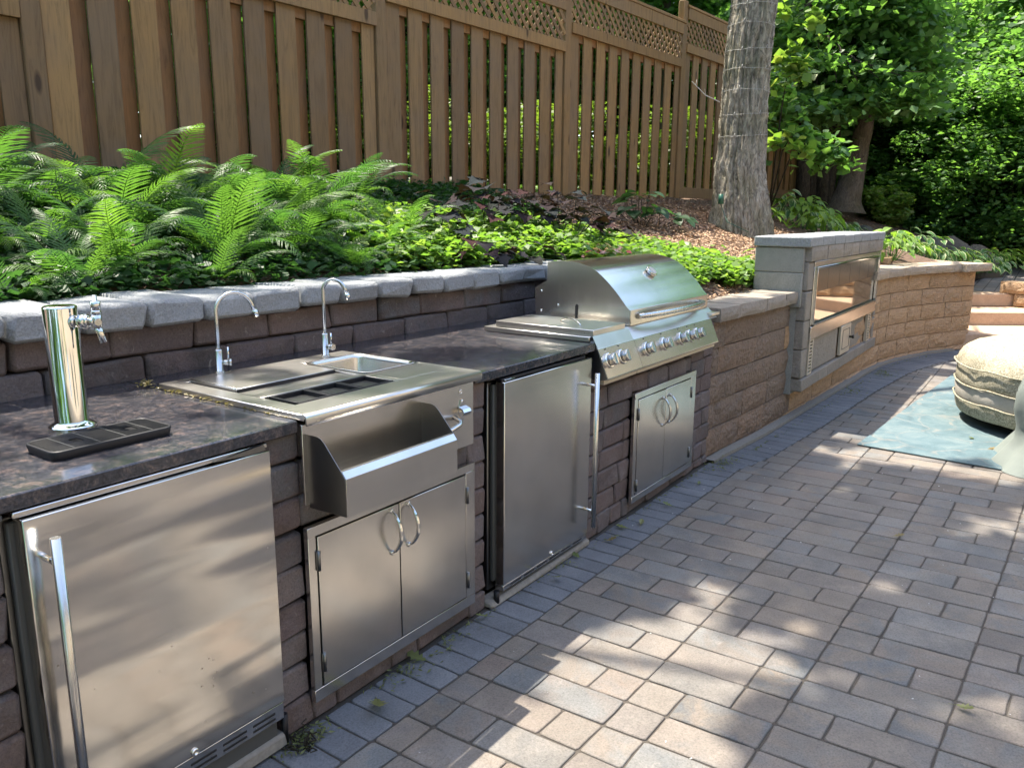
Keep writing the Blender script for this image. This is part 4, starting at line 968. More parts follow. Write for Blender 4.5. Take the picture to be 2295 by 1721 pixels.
# =================================================================== rug, covered seats
mb = MB(); mb.cbox(0, 3.1, -2.9, 0, .0035, .0125, .003); rug = mb.build('rug', M['rug']); rug.location = (5.385, -.638, 0); rug.rotation_euler = (0, 0, R_(-3.9)); tag(rug, 'faded teal patterned outdoor rug lying on the pavers', 'rug')
def cover_round():
    t = thing('covered_ottoman', 'round seat under a cream patterned weather cover with pale mesh band standing on the rug', 'covered seat', (6.75, -1.83, .012))
    cx, cy, Rr = 6.75, -1.83, .80
    def ring(prof, name, mt, wob):
        NA = 120; rows = []
        for k, (r, z_) in enumerate(prof):
            r *= 1.12; z_ = .1+(z_-.1)*1.12
            row = []
            for i in range(NA):
                a = 2*math.pi*i/NA; nn_ = noise.noise(Vector((math.cos(a)*2.2, math.sin(a)*2.2, z_*6+3)))
                n2_ = noise.noise(Vector((math.cos(a)*6, math.sin(a)*6, z_*14)))
                rr = r+(wob*(nn_*.022+n2_*.014)+.010*noise.noise(Vector((math.cos(a)*11, math.sin(a)*11, z_*2.5))))*min(1, r*3); row.append(Vector((cx+rr*math.cos(a), cy+rr*math.sin(a), z_+wob*(noise.noise(Vector((math.cos(a)*3, math.sin(a)*3, r*5)))*.03))))
            rows.append(row+[row[0].copy()])
        mb = MB(); mb.grid(rows); return mb.build(name, mt, t)
    ring([(.65, .085), (.69, .09), (.702, .11), (.708, .15), (.708, .185)], 'hem', M['fabric'], .45)
    ring([(.708, .185), (.713, .20), (.715, .235), (.713, .27), (.711, .285)], 'mesh_band', M['meshband'], .45)
    ring([(.711, .285), (.716, .292), (.718, .33), (.718, .37), (.724, .40), (.717, .412), (.708, .44), (.685, .475), (.63, .51), (.53, .538), (.40, .557), (.2, .568), (.02, .572)], 'cover', M['fabric'], .8)
    for z_, rr_, nm in ((.197, .797, 'lower_seam'), (.306, .799, 'upper_seam'), (.438, .806, 'top_seam')):
        mb = MB(); mb.tube([(cx+(rr_+.010*noise.noise(Vector((math.cos(a_)*11, math.sin(a_)*11, z_*2.5)))+.012)*math.cos(a_), cy+(rr_+.010*noise.noise(Vector((math.cos(a_)*11, math.sin(a_)*11, z_*2.5)))+.012)*math.sin(a_), z_+.012*noise.noise(Vector((math.cos(a_)*4, math.sin(a_)*4, 1)))) for a_ in [2*math.pi*i/90 for i in range(90)]], .006, 6, closed=True); mb.build(nm, M['fabric'], t)
    for k in range(4):
        a = R_(45+90*k); mb = MB(); mb.tube([(cx+.5*math.cos(a), cy+.5*math.sin(a), .012), (cx+.5*math.cos(a), cy+.5*math.sin(a), .12)], .03, 10); mb.build('leg', M['blackin'], t)
    mb = MB(); mb.lathe([(.68, 0), (.68, .42), (.0, .43)], (cx, cy, .10), 32); mb.build('seat_base', M['blackin'], t)
cover_round()
t = thing('covered_chair', 'chair under a plain grey green cover cut off by the right edge', 'covered chair', (5.72, -1.965, 0))
NA = 160; rows = []
for z_, off in ((.004, .075), (.03, .055), (.10, .01), (.16, -.03), (.24, -.035), (.34, -.01), (.44, -.01), (.54, -.045), (.64, -.10), (.72, -.17), (.78, -.26), (.80, -.36)):
    row = []
    for i in range(NA):
        a = 2*math.pi*i/NA; sx, sy_ = .47, .50; c_, s_ = math.cos(a), math.sin(a); rr = 1/((abs(c_)**3.2+abs(s_)**3.2)**(1/3.2))
        fold = .028*noise.noise(Vector((c_*5, s_*5, z_*1.5)))*max(0, 1-z_*.8)*1.6
        row.append(Vector((5.72+(sx+off+fold)*rr*c_, -1.965+(sy_+off+fold)*rr*s_, z_)))
    rows.append(row+[row[0].copy()])
mb = MB(); mb.grid(rows); mb.face([len(mb.v)-NA-1+i for i in range(NA)]); mb.build('cover', M['greyfab'], t)

# =================================================================== fence
fn = thing('board_fence', 'tall stained cedar fence with overlapping boards and a lattice top', 'fence', (4.635, 2.83, 1.66))
FD = R_(-3.638); fdir = Vector((math.cos(FD), math.sin(FD), 0)); fnrm = Vector((math.sin(FD), -math.cos(FD), 0))   # fnrm towards the yard
FO = Vector((4.635, 2.829, 0))
BM = {}
def fbox(name, s0, s1, d0, d1, z0, z1, mt, c=.003, parent=fn, jit=.0012):
    key = (name, round(s1-s0, 3), round(d1-d0, 3), round(z1-z0, 2), mt.name, random.randrange(3))
    if key not in BM:
        mb = MB(); mb.cbox(-(s1-s0)/2, (s1-s0)/2, -(d1-d0)/2, (d1-d0)/2, -(z1-z0)/2, (z1-z0)/2, c=c, jit=jit); BM[key] = mb.mesh(name, mt, True)
    p = FO+fdir*((s0+s1)/2)+fnrm*((d0+d1)/2)
    return link(name, BM[key], parent, loc=(p.x, p.y, (z0+z1)/2), rot=(0, 0, FD))
bays = [(-4.88, -2.44, 2.43, 1.58), (-2.44, 0, 2.815, 1.58), (0, 2.44, 3.005, 1.60), (2.44, 4.87, 3.195, 1.62), (4.87, 7.30, 3.385, 1.68), (7.30, 9.74, 3.5, 1.74)]
for bi, (s0, s1, zr, z0) in enumerate(bays):
    sl = .028 if bi in (2, 3) else 0
    lt = zr+.095+.275; tt = lt+.125
    # posts
    fbox('post', s0-.052, s0+.052, -.035, .04, z0-.1, tt+.07, M['wood'], c=.006)
    if bi == len(bays)-1: fbox('post', s1-.052, s1+.052, -.035, .04, z0-.1, tt+.05, M['wood'], c=.006)
    fbox('rail', s0+.054, s1-.054, .018, .052, zr, zr+.095, M['wood'])
    fbox('top_rail', s0+.054, s1-.054, .018, .052, lt, tt, M['wood'])
    fbox('cap_rail', s0+.03, s1-.0, -.045, .062, tt+.001, tt+.03, M['wood'])
    fbox('back_rail', s0+.054, s1-.054, -.035, -.002, zr-.06, zr+.03, M['wood2'])
    if bi >= 4: fbox('kick_board', s0+.054, s1-.054, .005, .03, z0, z0+.13, M['wood'])
    pitch_ = .2455; k = 0; s_ = s0+.058
    while s_ < s1-.06:
        e = min(s_+.152, s1-.056)
        if e-s_ > .05: fbox('board', s_, e, -.002, .017, z0+random.uniform(-.02, .02)+(.0 if bi < 4 else .02), zr+.02, M['wood'])
        b0, b1 = e-.045, min(s_+pitch_+.019, s1-.06)
        if b1-b0 > .05 and s_+pitch_ < s1-.03: fbox('back_board', b0, b1, -.058, -.040, z0+random.uniform(-.02, .03), zr+.03, M['wood2'])
        s_ += pitch_
    # lattice: two layers of diagonal slats
    W_ = s1-s0-.11; H_ = .275; stp = .108; 
    for layer, sgn in ((0, 1), (1, -1)):
        c_ = -H_+.02
        while c_ < W_:
            a0 = max(0, c_); a1 = min(W_, c_+H_)
            if a1-a0 > .02:
                if sgn == 1: za, zb_ = (a0-c_), (a1-c_)
                else: za, zb_ = H_-(a0-c_), H_-(a1-c_)
                xa, xb = s0+.055+a0, s0+.055+a1
                L_ = math.hypot(xb-xa, zb_-za); ang = math.atan2(zb_-za, xb-xa)
                key = ('lat', round(L_, 2), sgn)
                if key not in BM:
                    mb = MB(); mb.box(-L_/2, L_/2, -.0035, .0035, -.0175, .0175); BM[key] = mb.mesh('lattice_slat', M['wood'], False)
                p = FO+fdir*((xa+xb)/2)+fnrm*(.034 if layer else .0265)
                if bi in (2, 3, 4) or (bi == 1 and xa > s1-.8):
                    o = link('lattice_slat', BM[key], fn, loc=(p.x, p.y, lt-H_+(za+zb_)/2))
                    o.rotation_euler = (Matrix.Rotation(FD, 3, 'Z') @ Matrix.Rotation(-ang, 3, 'Y')).to_euler()
            c_ += stp

# =================================================================== leaves and crowns
def leaf_quads(C, size, rngs, droop=.5, aspect=.62, up=.55):
    """C: (n,3) centres -> vertices and faces of small folded leaves (4 triangles as 2 quads)"""
    n_ = len(C); r = rngs
    a = r.uniform(0, 2*np.pi, n_); D = np.stack([np.cos(a), np.sin(a), -droop*r.uniform(-.4, 1.2, n_)], 1); D /= np.linalg.norm(D, axis=1)[:, None]
    Nn = np.stack([r.normal(0, 1, n_), r.normal(0, 1, n_), r.normal(up*2, .8, n_)], 1); Nn -= (Nn*D).sum(1)[:, None]*D; Nn /= np.linalg.norm(Nn, axis=1)[:, None]+1e-9
    S = np.cross(D, Nn); L_ = size*r.uniform(.6, 1.3, n_)[:, None]; W_ = L_*aspect*.5
    p0 = C-D*L_*.5; p3 = C+D*L_*.55; m1 = C-D*L_*.08+S*W_+Nn*L_*.06; m2 = C-D*L_*.08-S*W_+Nn*L_*.06
    V = np.stack([p0, m1, p3, m2], 1).reshape(-1, 3); F = np.arange(4*n_).reshape(-1, 4)
    return V, F
def leaf_tris(C, size, rngs, **k):
    V, F = leaf_quads(C, size, rngs, **k); return V, F
def clumps(centers, radii, per, rngs, flat=.6):
    out = []
    for c_, r in zip(centers, radii):
        d = rngs.normal(0, 1, (per, 3)); d /= np.linalg.norm(d, axis=1)[:, None]; q = d*(r*rngs.uniform(.25, 1, per)**.5)[:, None]; q[:, 2] *= flat; out.append(q+np.array(c_))
    return np.concatenate(out)
def crown_mesh(name, R, H, n_cl, per, cr, leaf, seed, mt, shape='round'):
    r = np.random.default_rng(seed); cs = []
    while len(cs) < n_cl:
        p = r.uniform(-1, 1, 3); q = np.linalg.norm(p)
        if q > 1 or q < .38: continue
        if shape == 'cone' and np.hypot(p[0], p[1]) > (1-p[2])*.62: continue
        cs.append((p[0]*R, p[1]*R, p[2]*H))
    C = clumps(cs, r.uniform(.5, 1.2, n_cl)*cr, per, r); V, F = leaf_quads(C, leaf, r)
    return np_mesh(name, V, F, mt)
CR = [crown_mesh('crown_a', 2.6, 2.6, 190, 150, .55, .13, 1, M['leaf']), crown_mesh('crown_b', 2.4, 3.2, 200, 150, .50, .12, 2, M['leafdark']),
      crown_mesh('crown_c', 2.6, 2.4, 180, 150, .55, .13, 3, M['leaflight']), crown_mesh('crown_d', 2.0, 3.6, 190, 150, .45, .10, 4, M['leafdark'], 'cone'),
      crown_mesh('crown_e', 2.6, 2.6, 200, 150, .6, .12, 5, M['leaf'])]
def trunk_mesh(pts, rad, n=14, name='trunk', mt=None, bumpy=.03):
    mb = MB(); mb.tube(pts, rad, n)
    mb.v = [(v[0]+bumpy*noise.noise(Vector(v)*5), v[1]+bumpy*noise.noise(Vector(v)*5+Vector((9, 0, 0))), v[2]) for v in mb.v]; return mb
def bg_tree(name, x, y, zc, s, k, label, group=None, rot=None, trunk=True, tr=.14):
    z0 = bed_z(x, y) if x < 40 else 1.5
    t = thing(name, label, 'tree', (x, y, z0), group)
    link('crown', CR[k], t, loc=(x, y, zc), rot=(0, 0, random.uniform(0, 6.28) if rot is None else rot), scale=(s, s, s*random.uniform(.9, 1.15)))
    if trunk:
        mb = trunk_mesh([(x, y, z0-.2), (x+.05, y, z0+1.2), (x-.06, y+.05, zc)], [tr*1.3, tr, tr*.6], 10); mb.build('trunk', M['barkd'], t)
        for q in range(4):
            a = random.uniform(0, 6.28); zz = z0+(zc-z0)*random.uniform(.5, .9); mb = MB(); mb.tube([(x, y, zz), (x+.7*math.cos(a)*s, y+.7*math.sin(a)*s, zz+.7), (x+1.4*math.cos(a)*s, y+1.4*math.sin(a)*s, zz+1.2)], [tr*.4, tr*.3, tr*.12], 6); mb.build('branch', M['barkd'], t)
    return t
def pol(az, d): a = R_(az); return (d*math.cos(a), -1.64+d*math.sin(a))
G1 = 'trees behind the fence'; G2 = 'trees in the dark wood at the right'
BG = [  # az, dist, centre height, scale, crown kind
 (84, 12, 4.5, 1.2, 0, 'left'), (74, 14, 5.0, 1.3, 1, ''), (66, 11, 5.6, 1.1, 0, ''), (58, 15, 5.4, 1.3, 4, ''), (51, 18, 6.0, 1.4, 1, ''), (45, 17, 5.6, 1.25, 3, ''),
 (40.5, 21, 6.4, 1.5, 0, ''), (36, 18, 6.0, 1.1, 3, ''), (33, 24, 6.8, 1.6, 4, ''), (28.5, 20, 6.4, 1.2, 1, ''), (25.2, 26, 7.6, 1.35, 0, ''), (20.5, 21, 6.2, 1.25, 4, '')]
bgl = ['tall leafy tree behind the far left end of the fence', 'dark rounded tree seen through the slits at the left of the fence', 'leafy tree behind the boards above the ferns', 'bushy green tree behind the second fence bay', 'dark tall tree far behind the middle of the fence',
       'narrow dark conical tree behind the lattice', 'large green tree far beyond the lattice', 'narrow dark cone tree beside the large green one behind the lattice', 'broad tree topping the fence left of the big trunk', 'dark tree behind the fence near the big trunk',
       'tree with blue sky at its edge above the fence corner post', 'green tree right behind the big lit trunk']
for (az, d, zc, s, k, _), lb in zip(BG, bgl):
    x, y = pol(az, d); bg_tree('tree', x, y, zc, s, k, lb, G1)
RT_ = [(16.5, 19, 4.2, 1.2, 1), (13.2, 22, 5.0, 1.4, 4), (9.8, 24, 3.6, 1.2, 1), (7.2, 19, 3.3, .95, 1), (4.6, 21, 3.6, 1.15, 1), (1.8, 18, 3.2, 1.0, 1), (-1.5, 17, 3.4, 1.1, 1), (-5, 20, 3.0, 1.2, 1),
       (10.5, 27, 7.6, 1.5, 2), (6.4, 26, 8.2, 1.25, 2), (2.6, 23, 7.4, 1.25, 0), (-1.6, 23, 5.6, 1.2, 0), (15.5, 26, 8, 1.5, 0), (-7, 26, 4, 1.4, 0)]
rtl = ['dark tree behind the end of the fence', 'deep green tree behind the leaning trunk', 'dark thicket tree right of the leaning trunk', 'dark low tree above the boulders', 'dark bushy tree behind the largest boulder', 'dark shrub tree beside the upper path', 'dark tree at the right edge of the photo', 'dark tree just outside the right edge',
       'pale yellow green sunlit tree high behind the leaning trunk', 'bright sunlit treetop near the upper right corner', 'mid green treetop in the upper right corner', 'green treetop beyond the right edge', 'green treetop high behind the fence end', 'broad tree far off to the right']
for (az, d, zc, s, k), lb in zip(RT_, rtl):
    x, y = pol(az, d); bg_tree('tree', x, y, zc, s, k, lb, G2)
# far wood closing the view
r = np.random.default_rng(50); cs = []
for i in range(520):
    az = r.uniform(-14, 95); d = r.uniform(27, 33); x, y = pol(az, d); cs.append((x, y, r.uniform(1.6, 6.3)+(2.2 if 8 < az < 60 and not 21 < az < 26 else 0)))
C = clumps(cs, r.uniform(1.2, 2.2, len(cs)), 90, r, .8); V, F = leaf_quads(C, .34, r)
o = link('far_wood', np_mesh('far_wood', V, F, M['leafdark'])); tag(o, 'dense dark green wood closing the view', 'wood', kind='stuff')
# golden shrubs beyond the fence
def shrub(name, x, y, R, H, leaf, per, mt, label, cat='shrub', group=None, seed=0, z0=None, ncl=26):
    z0 = bed_z(x, y) if z0 is None else z0; r = np.random.default_rng(seed)
    t = thing(name, label, cat, (x, y, z0), group)
    cs = [(x+R*.85*math.cos(a)*q, y+R*.85*math.sin(a)*q, z0+H*h_) for a, q, h_ in zip(r.uniform(0, 6.28, ncl), r.uniform(0, 1, ncl)**.5, r.uniform(.05, 1.05, ncl))]
    C = clumps(cs, r.uniform(.25, .45, ncl)*R, per, r); V, F = leaf_quads(C, leaf, r, up=.8)
    V = V-np.array([x, y, z0]); link('foliage', np_mesh('foliage', V, F, mt), t, loc=(x, y, z0))
    mb = MB()
    for q in range(5):
        a = q*1.26; mb.tube([(x, y, z0-.02), (x+R*.3*math.cos(a), y+R*.3*math.sin(a), z0+H*.5)], .012, 5)
    mb.build('stems', M['barkd'], t); return t
hl = [47, 43.5, 40.2, 37.2, 34.4, 31.8, 29.3, 26.9, 24.6, 22.4, 51, 55.5]
for i, az in enumerate(hl):
    x, y = pol(az, 13.6+.4*math.sin(i*2.1)); shrub('golden_shrub', x, y, .95, .95+.32*math.sin(i*1.7), .10, 130, M['hedge'], 'golden green shrub on the lawn beyond the fence, '+('at the fence corner post', 'second from the corner post', 'third from the corner post', 'behind the middle fence post', 'one left of the middle post', 'behind the boards above the grill', 'left of the grill boards', 'above the dark leaved plants', 'last full one at the left', 'leftmost low one', 'partly hidden by the left post', 'farthest left one')[(9, 8, 7, 6, 5, 4, 3, 2, 1, 0, 10, 11)[i]], 'shrub', 'golden shrubs on the lawn beyond the fence', 100+i)
# pale stones edging the neighbour's bed
for i in range(9):
    x, y = pol(60-i*2.6, 6.4+i*.35); z_ = bed_z(x, y); mb = MB(); mb.lathe([(0, -.05), (.10, -.03), (.12, .02), (.08, .075), (0, .09)], (0, 0, 0), 10); mb.v = [(v[0]*random.uniform(.9, 1.1), v[1], v[2]) for v in mb.v]
    o = link('edging_stone', mb.mesh('edging_stone', M['concrete']), loc=(x, y, z_+.02)); tag(o, 'pale rounded stone glimpsed through the fence slit '+('farthest left', 'second from the left', 'above the left ferns', 'above the taller faucet', 'above the middle ferns', 'left of the second post', 'right of the second post', 'above the small sink', 'farthest right')[i], 'stone', 'pale stones beyond the fence')

# =================================================================== overhead tree crowns, leaves placed to cast a chosen dapple on the patio
def wanted_shade(gx, gy):
    """chosen leaf shade for this spot of ground; crowns keep only leaves that cast it"""
    n1 = .75*noise.noise(Vector((gx*1.5, gy*2.2, 0)))+.42*noise.noise(Vector((gx*3.4+5, gy*4.6, 2)))+.50*noise.noise(Vector((gx*8.5, gy*9.5, 7)))
    if gy < -.30:
        if gx < .4: b_ = -.1
        elif gx < 3.0: b_ = (-.62 if gy > -.80 else -.26)+.12*max(0, (-gy-1.6))
        elif gx < 5.0: b_ = .24
        elif gx < 5.4: b_ = -.3
        else: b_ = -1.3
        if gx < 3.4 and gx-1.75 > (-gy-.45)*2.2+.9: b_ = .30
        if 4.8 < gx < 5.5 and -.85 < gy < -.55: b_ = -.6
        if gy < -1.05 and 1.9 < gx < 5: b_ = .04
        if gy < -2.4: b_ = -.12
    elif gy < -.05 and 1.9 < gx < 2.9: b_ = -.40
    elif gy < .30: b_ = -.24 if gx < 3.3 else (-.4 if gx < 5 else -1.3)
    elif gy < .72: b_ = -.38 if gx < 3.8 else -1.0
    elif gy < 1.5: b_ = (-.40 if gx < 2.9 else -1.2) if gx < 8 else -.5
    else: b_ = -.1 if gx < 2.6 else .3
    if gx > 9.4 and gy > .1: b_ = .3 if gy < 1.6 else -.12
    if gx > 5 and .95 < gy < 1.15 and gx < 8: b_ = .3
    return b_+n1
def overhead(name, label, tx, ty, cx, cy, rx, ry, z0, z1, n_, seed, tz=None, trunk=True, mt=None):
    t = thing(name, label, 'tree', (tx, ty, bed_z(tx, ty) if tz is None else tz))
    r = np.random.default_rng(seed); C = []
    tries = 0
    while len(C) < n_ and tries < n_*14:
        tries += 1
        p = r.uniform(-1, 1, 3)
        if np.linalg.norm(p) > 1: continue
        x, y, z_ = cx+p[0]*rx, cy+p[1]*ry, (z0+z1)/2+p[2]*(z1-z0)/2
        gx, gy = x-SUN.x/SUN.z*z_, y-SUN.y/SUN.z*z_
        if wanted_shade(gx, gy) < .02: continue
        C.append((x, y, z_))
    C = np.array(C); d = []
    Cc = np.repeat(C, 5, axis=0)+r.normal(0, .05, (len(C)*5, 3)); V, F = leaf_quads(Cc, .115, r, up=1.2)
    V = V-np.array(WL[t.name]); link('crown', np_mesh('crown', V, F, mt or M['leaf']), t, loc=WL[t.name])
    if trunk:
        b0 = WL[t.name]; mb = trunk_mesh([(tx, ty, b0.z-.2), (tx+.02, ty, b0.z+1.5), (tx-.05, ty+.05, z0+1)], [.2, .15, .11], 14); mb.build('trunk', M['bark2'], t)
        for q in range(7):
            a = q*.9; zz = z0-.6+.3*q; mb = MB(); mb.tube([(tx, ty, zz), (tx+(cx-tx)*.4+rx*.3*math.cos(a), ty+(cy-ty)*.4+ry*.3*math.sin(a), zz+.8), (cx+rx*.6*math.cos(a), cy+ry*.6*math.sin(a), min(z1-.5, zz+1.9))], [.06, .04, .015], 7); mb.build('branch', M['bark2'], t)
    return t
overhead('shade_caster_tree', 'unseen tall tree behind the fence, crown shaped to dapple the counter and patio', 1.2, 6.2, 2.0, 3.3, 3.6, 3.4, 6.3, 10.5, 11000, 21)
overhead('shade_caster_tree', 'tall tree added to shade the dark wood at the right', 17.0, 6.2, 14.6, 4.6, 4.2, 4.2, 7.2, 11.0, 4200, 22)  # added for its shade on the bed and wood; crown is above view
# =================================================================== the big trunk in front of the fence
def big_trunk():
    x0, y0 = pol(18.75, 9.0); zb = 1.36
    t = thing('big_tree', 'big rough barked tree wound with pale light wires in front of the fence', 'tree', (x0, y0, zb))
    NA, NZ = 150, 230; rows = []; H_ = 9.0
    for j in range(NZ+1):
        z_ = zb-.12+(H_)*(j/NZ)**1.35; h_ = z_-zb
        cxx = x0+.0; 
        az_c = lerp(h_, [(-.2, 18.7), (.6, 19.35), (1.6, 19.4), (2.3, 19.2), (9, 18.4)])
        cx2, cy2 = pol(az_c, 9.0+.1*h_)
        R0 = .228+.02*math.exp(-max(0, h_)*2.6)-.007*h_
        row = []
        for i in range(NA):
            a = 2*math.pi*i/NA
            p = Vector((math.cos(a)*1.0, math.sin(a)*1.0, 0))
            rid = noise.noise(Vector((math.cos(a)*7.5, math.sin(a)*7.5, z_*2.1)))
            rid2 = noise.noise(Vector((math.cos(a)*15, math.sin(a)*15, z_*5.5)))
            rr = R0+.026*(1-abs(rid)*3.0)+.013*(1-abs(rid2)*2.6)-.008
            flare = .045*math.exp(-max(0, h_+.05)*3.6)*max(0, math.sin(a*2.5+.8))**2
            lobe = .13*math.exp(-max(0, h_)*2.4)*max(0, math.cos(a-R_(112)))**6
            rr += flare+lobe
            row.append(Vector((cx2+rr*math.cos(a), cy2+rr*math.sin(a), z_)))
        rows.append(row+[row[0].copy()])
    mb = MB(); mb.grid(rows); mb.build('trunk', M['bark'], t)
    # light wires
    for k in range(17):
        h_ = .93+k*.215; z_ = zb+h_; az_c = lerp(h_, [(-.2, 18.7), (.6, 19.35), (1.6, 19.4), (2.3, 19.2), (9, 18.4)]); cx2, cy2 = pol(az_c, 9.0+.1*h_); R0 = .233+.05*math.exp(-h_*2.6)-.007*h_+.024
        pts = []; tl = random.uniform(-.03, .03); ph = random.uniform(-.4, .5)
        for i in range(26):
            a = R_(95)+ph*.3+R_(190)*i/25; pts.append((cx2+R0*math.cos(a), cy2+R0*math.sin(a), z_+tl*math.cos(a)+.012*noise.noise(Vector((i*.4, k, 0)))))
        mb = MB(); mb.tube(pts, .0017, 5); w_ = mb.build('light_wire', M['white'], t)
        for i in (3, 11, 19): mb = MB(); p = Vector(pts[i]); mb.tube([tuple(p), tuple(p+Vector((.0, -.012, .028)))], .0036, 5); mb.build('bulb', M['white'], w_)
    # bare twig
    a = Vector((*pol(21.0, 8.85), 1.46+8.85*math.tan(R_(7.36)))); b_ = Vector((*pol(22.9, 8.7), 1.46+8.7*math.tan(R_(8.7))))
    mid = a.lerp(b_, .5)+Vector((0, 0, -.035)); mb = MB(); mb.tube([tuple(a), tuple(mid), tuple(b_)], [.007, .005, .002], 6); mb.tube([tuple(mid), tuple(mid+Vector((-.03, 0, .06)))], [.003, .001], 5); mb.tube([tuple(b_.lerp(mid, .3)), tuple(b_.lerp(mid, .3)+Vector((.02, 0, .06)))], [.003, .001], 5); mb.build('twig', M['white'], t)
    # limbs and crown high above, its leaves placed to cast the chosen dapple
    for q in range(9):
        aa = q*.7+.3; zz = 6.2+.3*q; mb = MB(); cx2, cy2 = pol(18.6, 9.6); mb.tube([(cx2, cy2, zz), (cx2+1.1*math.cos(aa), cy2+1.1*math.sin(aa), zz+.7), (cx2+2.7*math.cos(aa), cy2+2.7*math.sin(aa), zz+1.3)], [.09, .06, .02], 8); mb.build('limb', M['bark'], t)
    r = np.random.default_rng(31); C = []; tries = 0
    while len(C) < 20000 and tries < 400000:
        tries += 1; p = r.uniform(-1, 1, 3)
        if np.linalg.norm(p) > 1: continue
        x, y, z_ = 7.8+p[0]*5.0, 2.6+p[1]*4.2, 9.4+p[2]*2.9; gx, gy = x-.065*z_, y-.405*z_
        if wanted_shade(gx, gy) < .02: continue
        C.append((x, y, z_))
    C = np.array(C); Cc = np.repeat(C, 5, axis=0)+r.normal(0, .055, (len(C)*5, 3)); V, F = leaf_quads(Cc, .12, r, up=1.2); V = V-np.array(WL[t.name]); link('crown', np_mesh('crown', V, F, M['leaf']), t, loc=WL[t.name])
    mb = MB(); p = Vector((*pol(20.55, 8.72), 1.58)); mb.tube([tuple(p), tuple(p+Vector((0, 0, .10)))], [.03, .024], 8); mb.tube([tuple(p), (p.x-.05, p.y-.1, 1.40), (p.x-.1, p.y-.35, 1.30)], .004, 5)
    o = mb.build('light_plug', M['greenp'], origin=tuple(p)); tag(o, 'green weatherproof cable plug against the foot of the big trunk', 'plug')
big_trunk()
# leaning second trunk with ivy and low leafy boughs
def second_tree():
    x0, y0 = pol(12.6, 14); t = thing('leaning_tree', 'leaning smooth grey brown trunk in the shade right of the fence end', 'tree', (x0, y0, 1.66))
    pts, rad = [], []
    for el, az, w_ in ((.3, 12.75, 2.9), (.8, 12.7, 2.3), (1.6, 12.55, 1.75), (3.5, 12.25, 1.3), (5.5, 12.0, 1.12), (7.7, 11.75, 1.08), (10.5, 11.4, 1.0), (16, 10.8, .8), (24, 10.2, .5)):
        x, y = pol(az, 14); pts.append((x, y, 1.46+14*math.tan(R_(el)))); rad.append(14*math.tan(R_(w_/2)))
    pts, rad = smooth_curve3(pts, rad); mb = trunk_mesh(pts, rad, 30, bumpy=.02); mb.build('trunk', M['bark2'], t)
    for az, w_, le in ((14.6, .10, -.8), (14.15, .13, .1), (13.75, .09, .3), (14.4, .07, .9)):
        x, y = pol(az, 13.9); x2, y2 = pol(az-le, 14.2); mb = trunk_mesh([(x, y, 1.6), ((x+x2)/2, (y+y2)/2, 2.6), (x2, y2, 4.4)], [w_, w_*.8, w_*.5], 10); mb.build('stem', M['barkd'], t)
    return t
def smooth_curve3(P_, r_, n=5):
    out, ro = [], []
    for i in range(len(P_)-1):
        p0, p1, p2, p3 = [Vector(P_[max(0, min(len(P_)-1, j))]) for j in (i-1, i, i+1, i+2)]
        for k in range(n):
            t = k/n; out.append(tuple(.5*((2*p1)+(-p0+p2)*t+(2*p0-5*p1+4*p2-p3)*t*t+(-p0+3*p1-3*p2+p3)*t**3))); ro.append(r_[i]*(1-t)+r_[i+1]*t)
    out.append(P_[-1]); ro.append(r_[-1]); return out, ro
second_tree()
# low boughs of broad leaves: laid in sheets by azimuth/elevation ranges at 10-12.5 m
r = np.random.default_rng(77)
bt = thing('linden_tree', 'linden with tiers of broad mid green leaves hanging right of the big trunk', 'tree', (*pol(15.3, 13.2), 1.66))
def tiers(specs, leaf, mt, per=34):
    Vs = []; Fs = []; n0 = 0
    for az, el, d, wd, dens in specs:
        x, y = pol(az, d); z_ = 1.46+d*math.tan(R_(el)); C = []
        k = int(dens*per)
        q = np.stack([r.normal(0, wd*.42, k), r.normal(0, wd*.42, k), r.normal(0, .07, k)], 1); q[:, 2] -= .12*(q[:, 0]**2+q[:, 1]**2)/(wd*wd)
        C = q+np.array([x, y, z_]); V, F = leaf_quads(C, leaf, r, droop=.9, aspect=.78, up=.9); Vs.append(V); Fs.append(F+n0); n0 += len(V)
    return np.concatenate(Vs), np.concatenate(Fs)
sp = []
for i in range(400):
    az = r.uniform(2.0, 18.8)
    lo = lerp(az, [(2, 8.4), (5, 7.4), (8, 6.8), (10.8, 6.6), (13, 8.2), (15, 6.4), (18.8, 6.2)])
    el = lo+abs(r.normal(0, 1))*4.2 if r.random() < .85 else lo+r.uniform(0, .5)
    if az < 8 and el > 12: continue
    dd = (r.uniform(12.5, 15.5) if az > 13.5 else r.uniform(12.9, 14.6)) if az > 9.3 else r.uniform(19.5, 23); el = min(el, 19)
    hx, hy = pol(az, dd); hz = 1.46+dd*math.tan(R_(el))
    if hx-.065*hz < 12.5 and hy-.405*hz < .25: continue
    sp.append((az, el, dd, .62 if az > 9.3 else .95, 1.2 if az > 9.3 else 1.3))
for az, el in ((17.9, 5.4), (16.2, 5.6), (15.6, 5.2), (14.6, 4.6), (13.9, 4.1), (13.3, 3.9), (16.8, 7.2), (17.6, 8.5)): sp.append((az, el, 10.6, .26, .6))
V, F = tiers(sp, .125, M['leaf'], 130); b0 = WL[bt.name]; link('crown', np_mesh('crown', V-np.array(b0), F, M['leaf']), bt, loc=b0)
for q in range(8):
    a = Vector(b0)+Vector((0, 0, 1.2+.25*q)); e = Vector((*pol(9+1.2*q, 12.6), 1.46+12.6*math.tan(R_(8.6-.1*q)))); mb = MB(); mb.tube([tuple(a), tuple(a.lerp(e, .5)+Vector((0, 0, .4))), tuple(e)], [.035, .02, .006], 6); mb.build('branch', M['barkd'], bt)
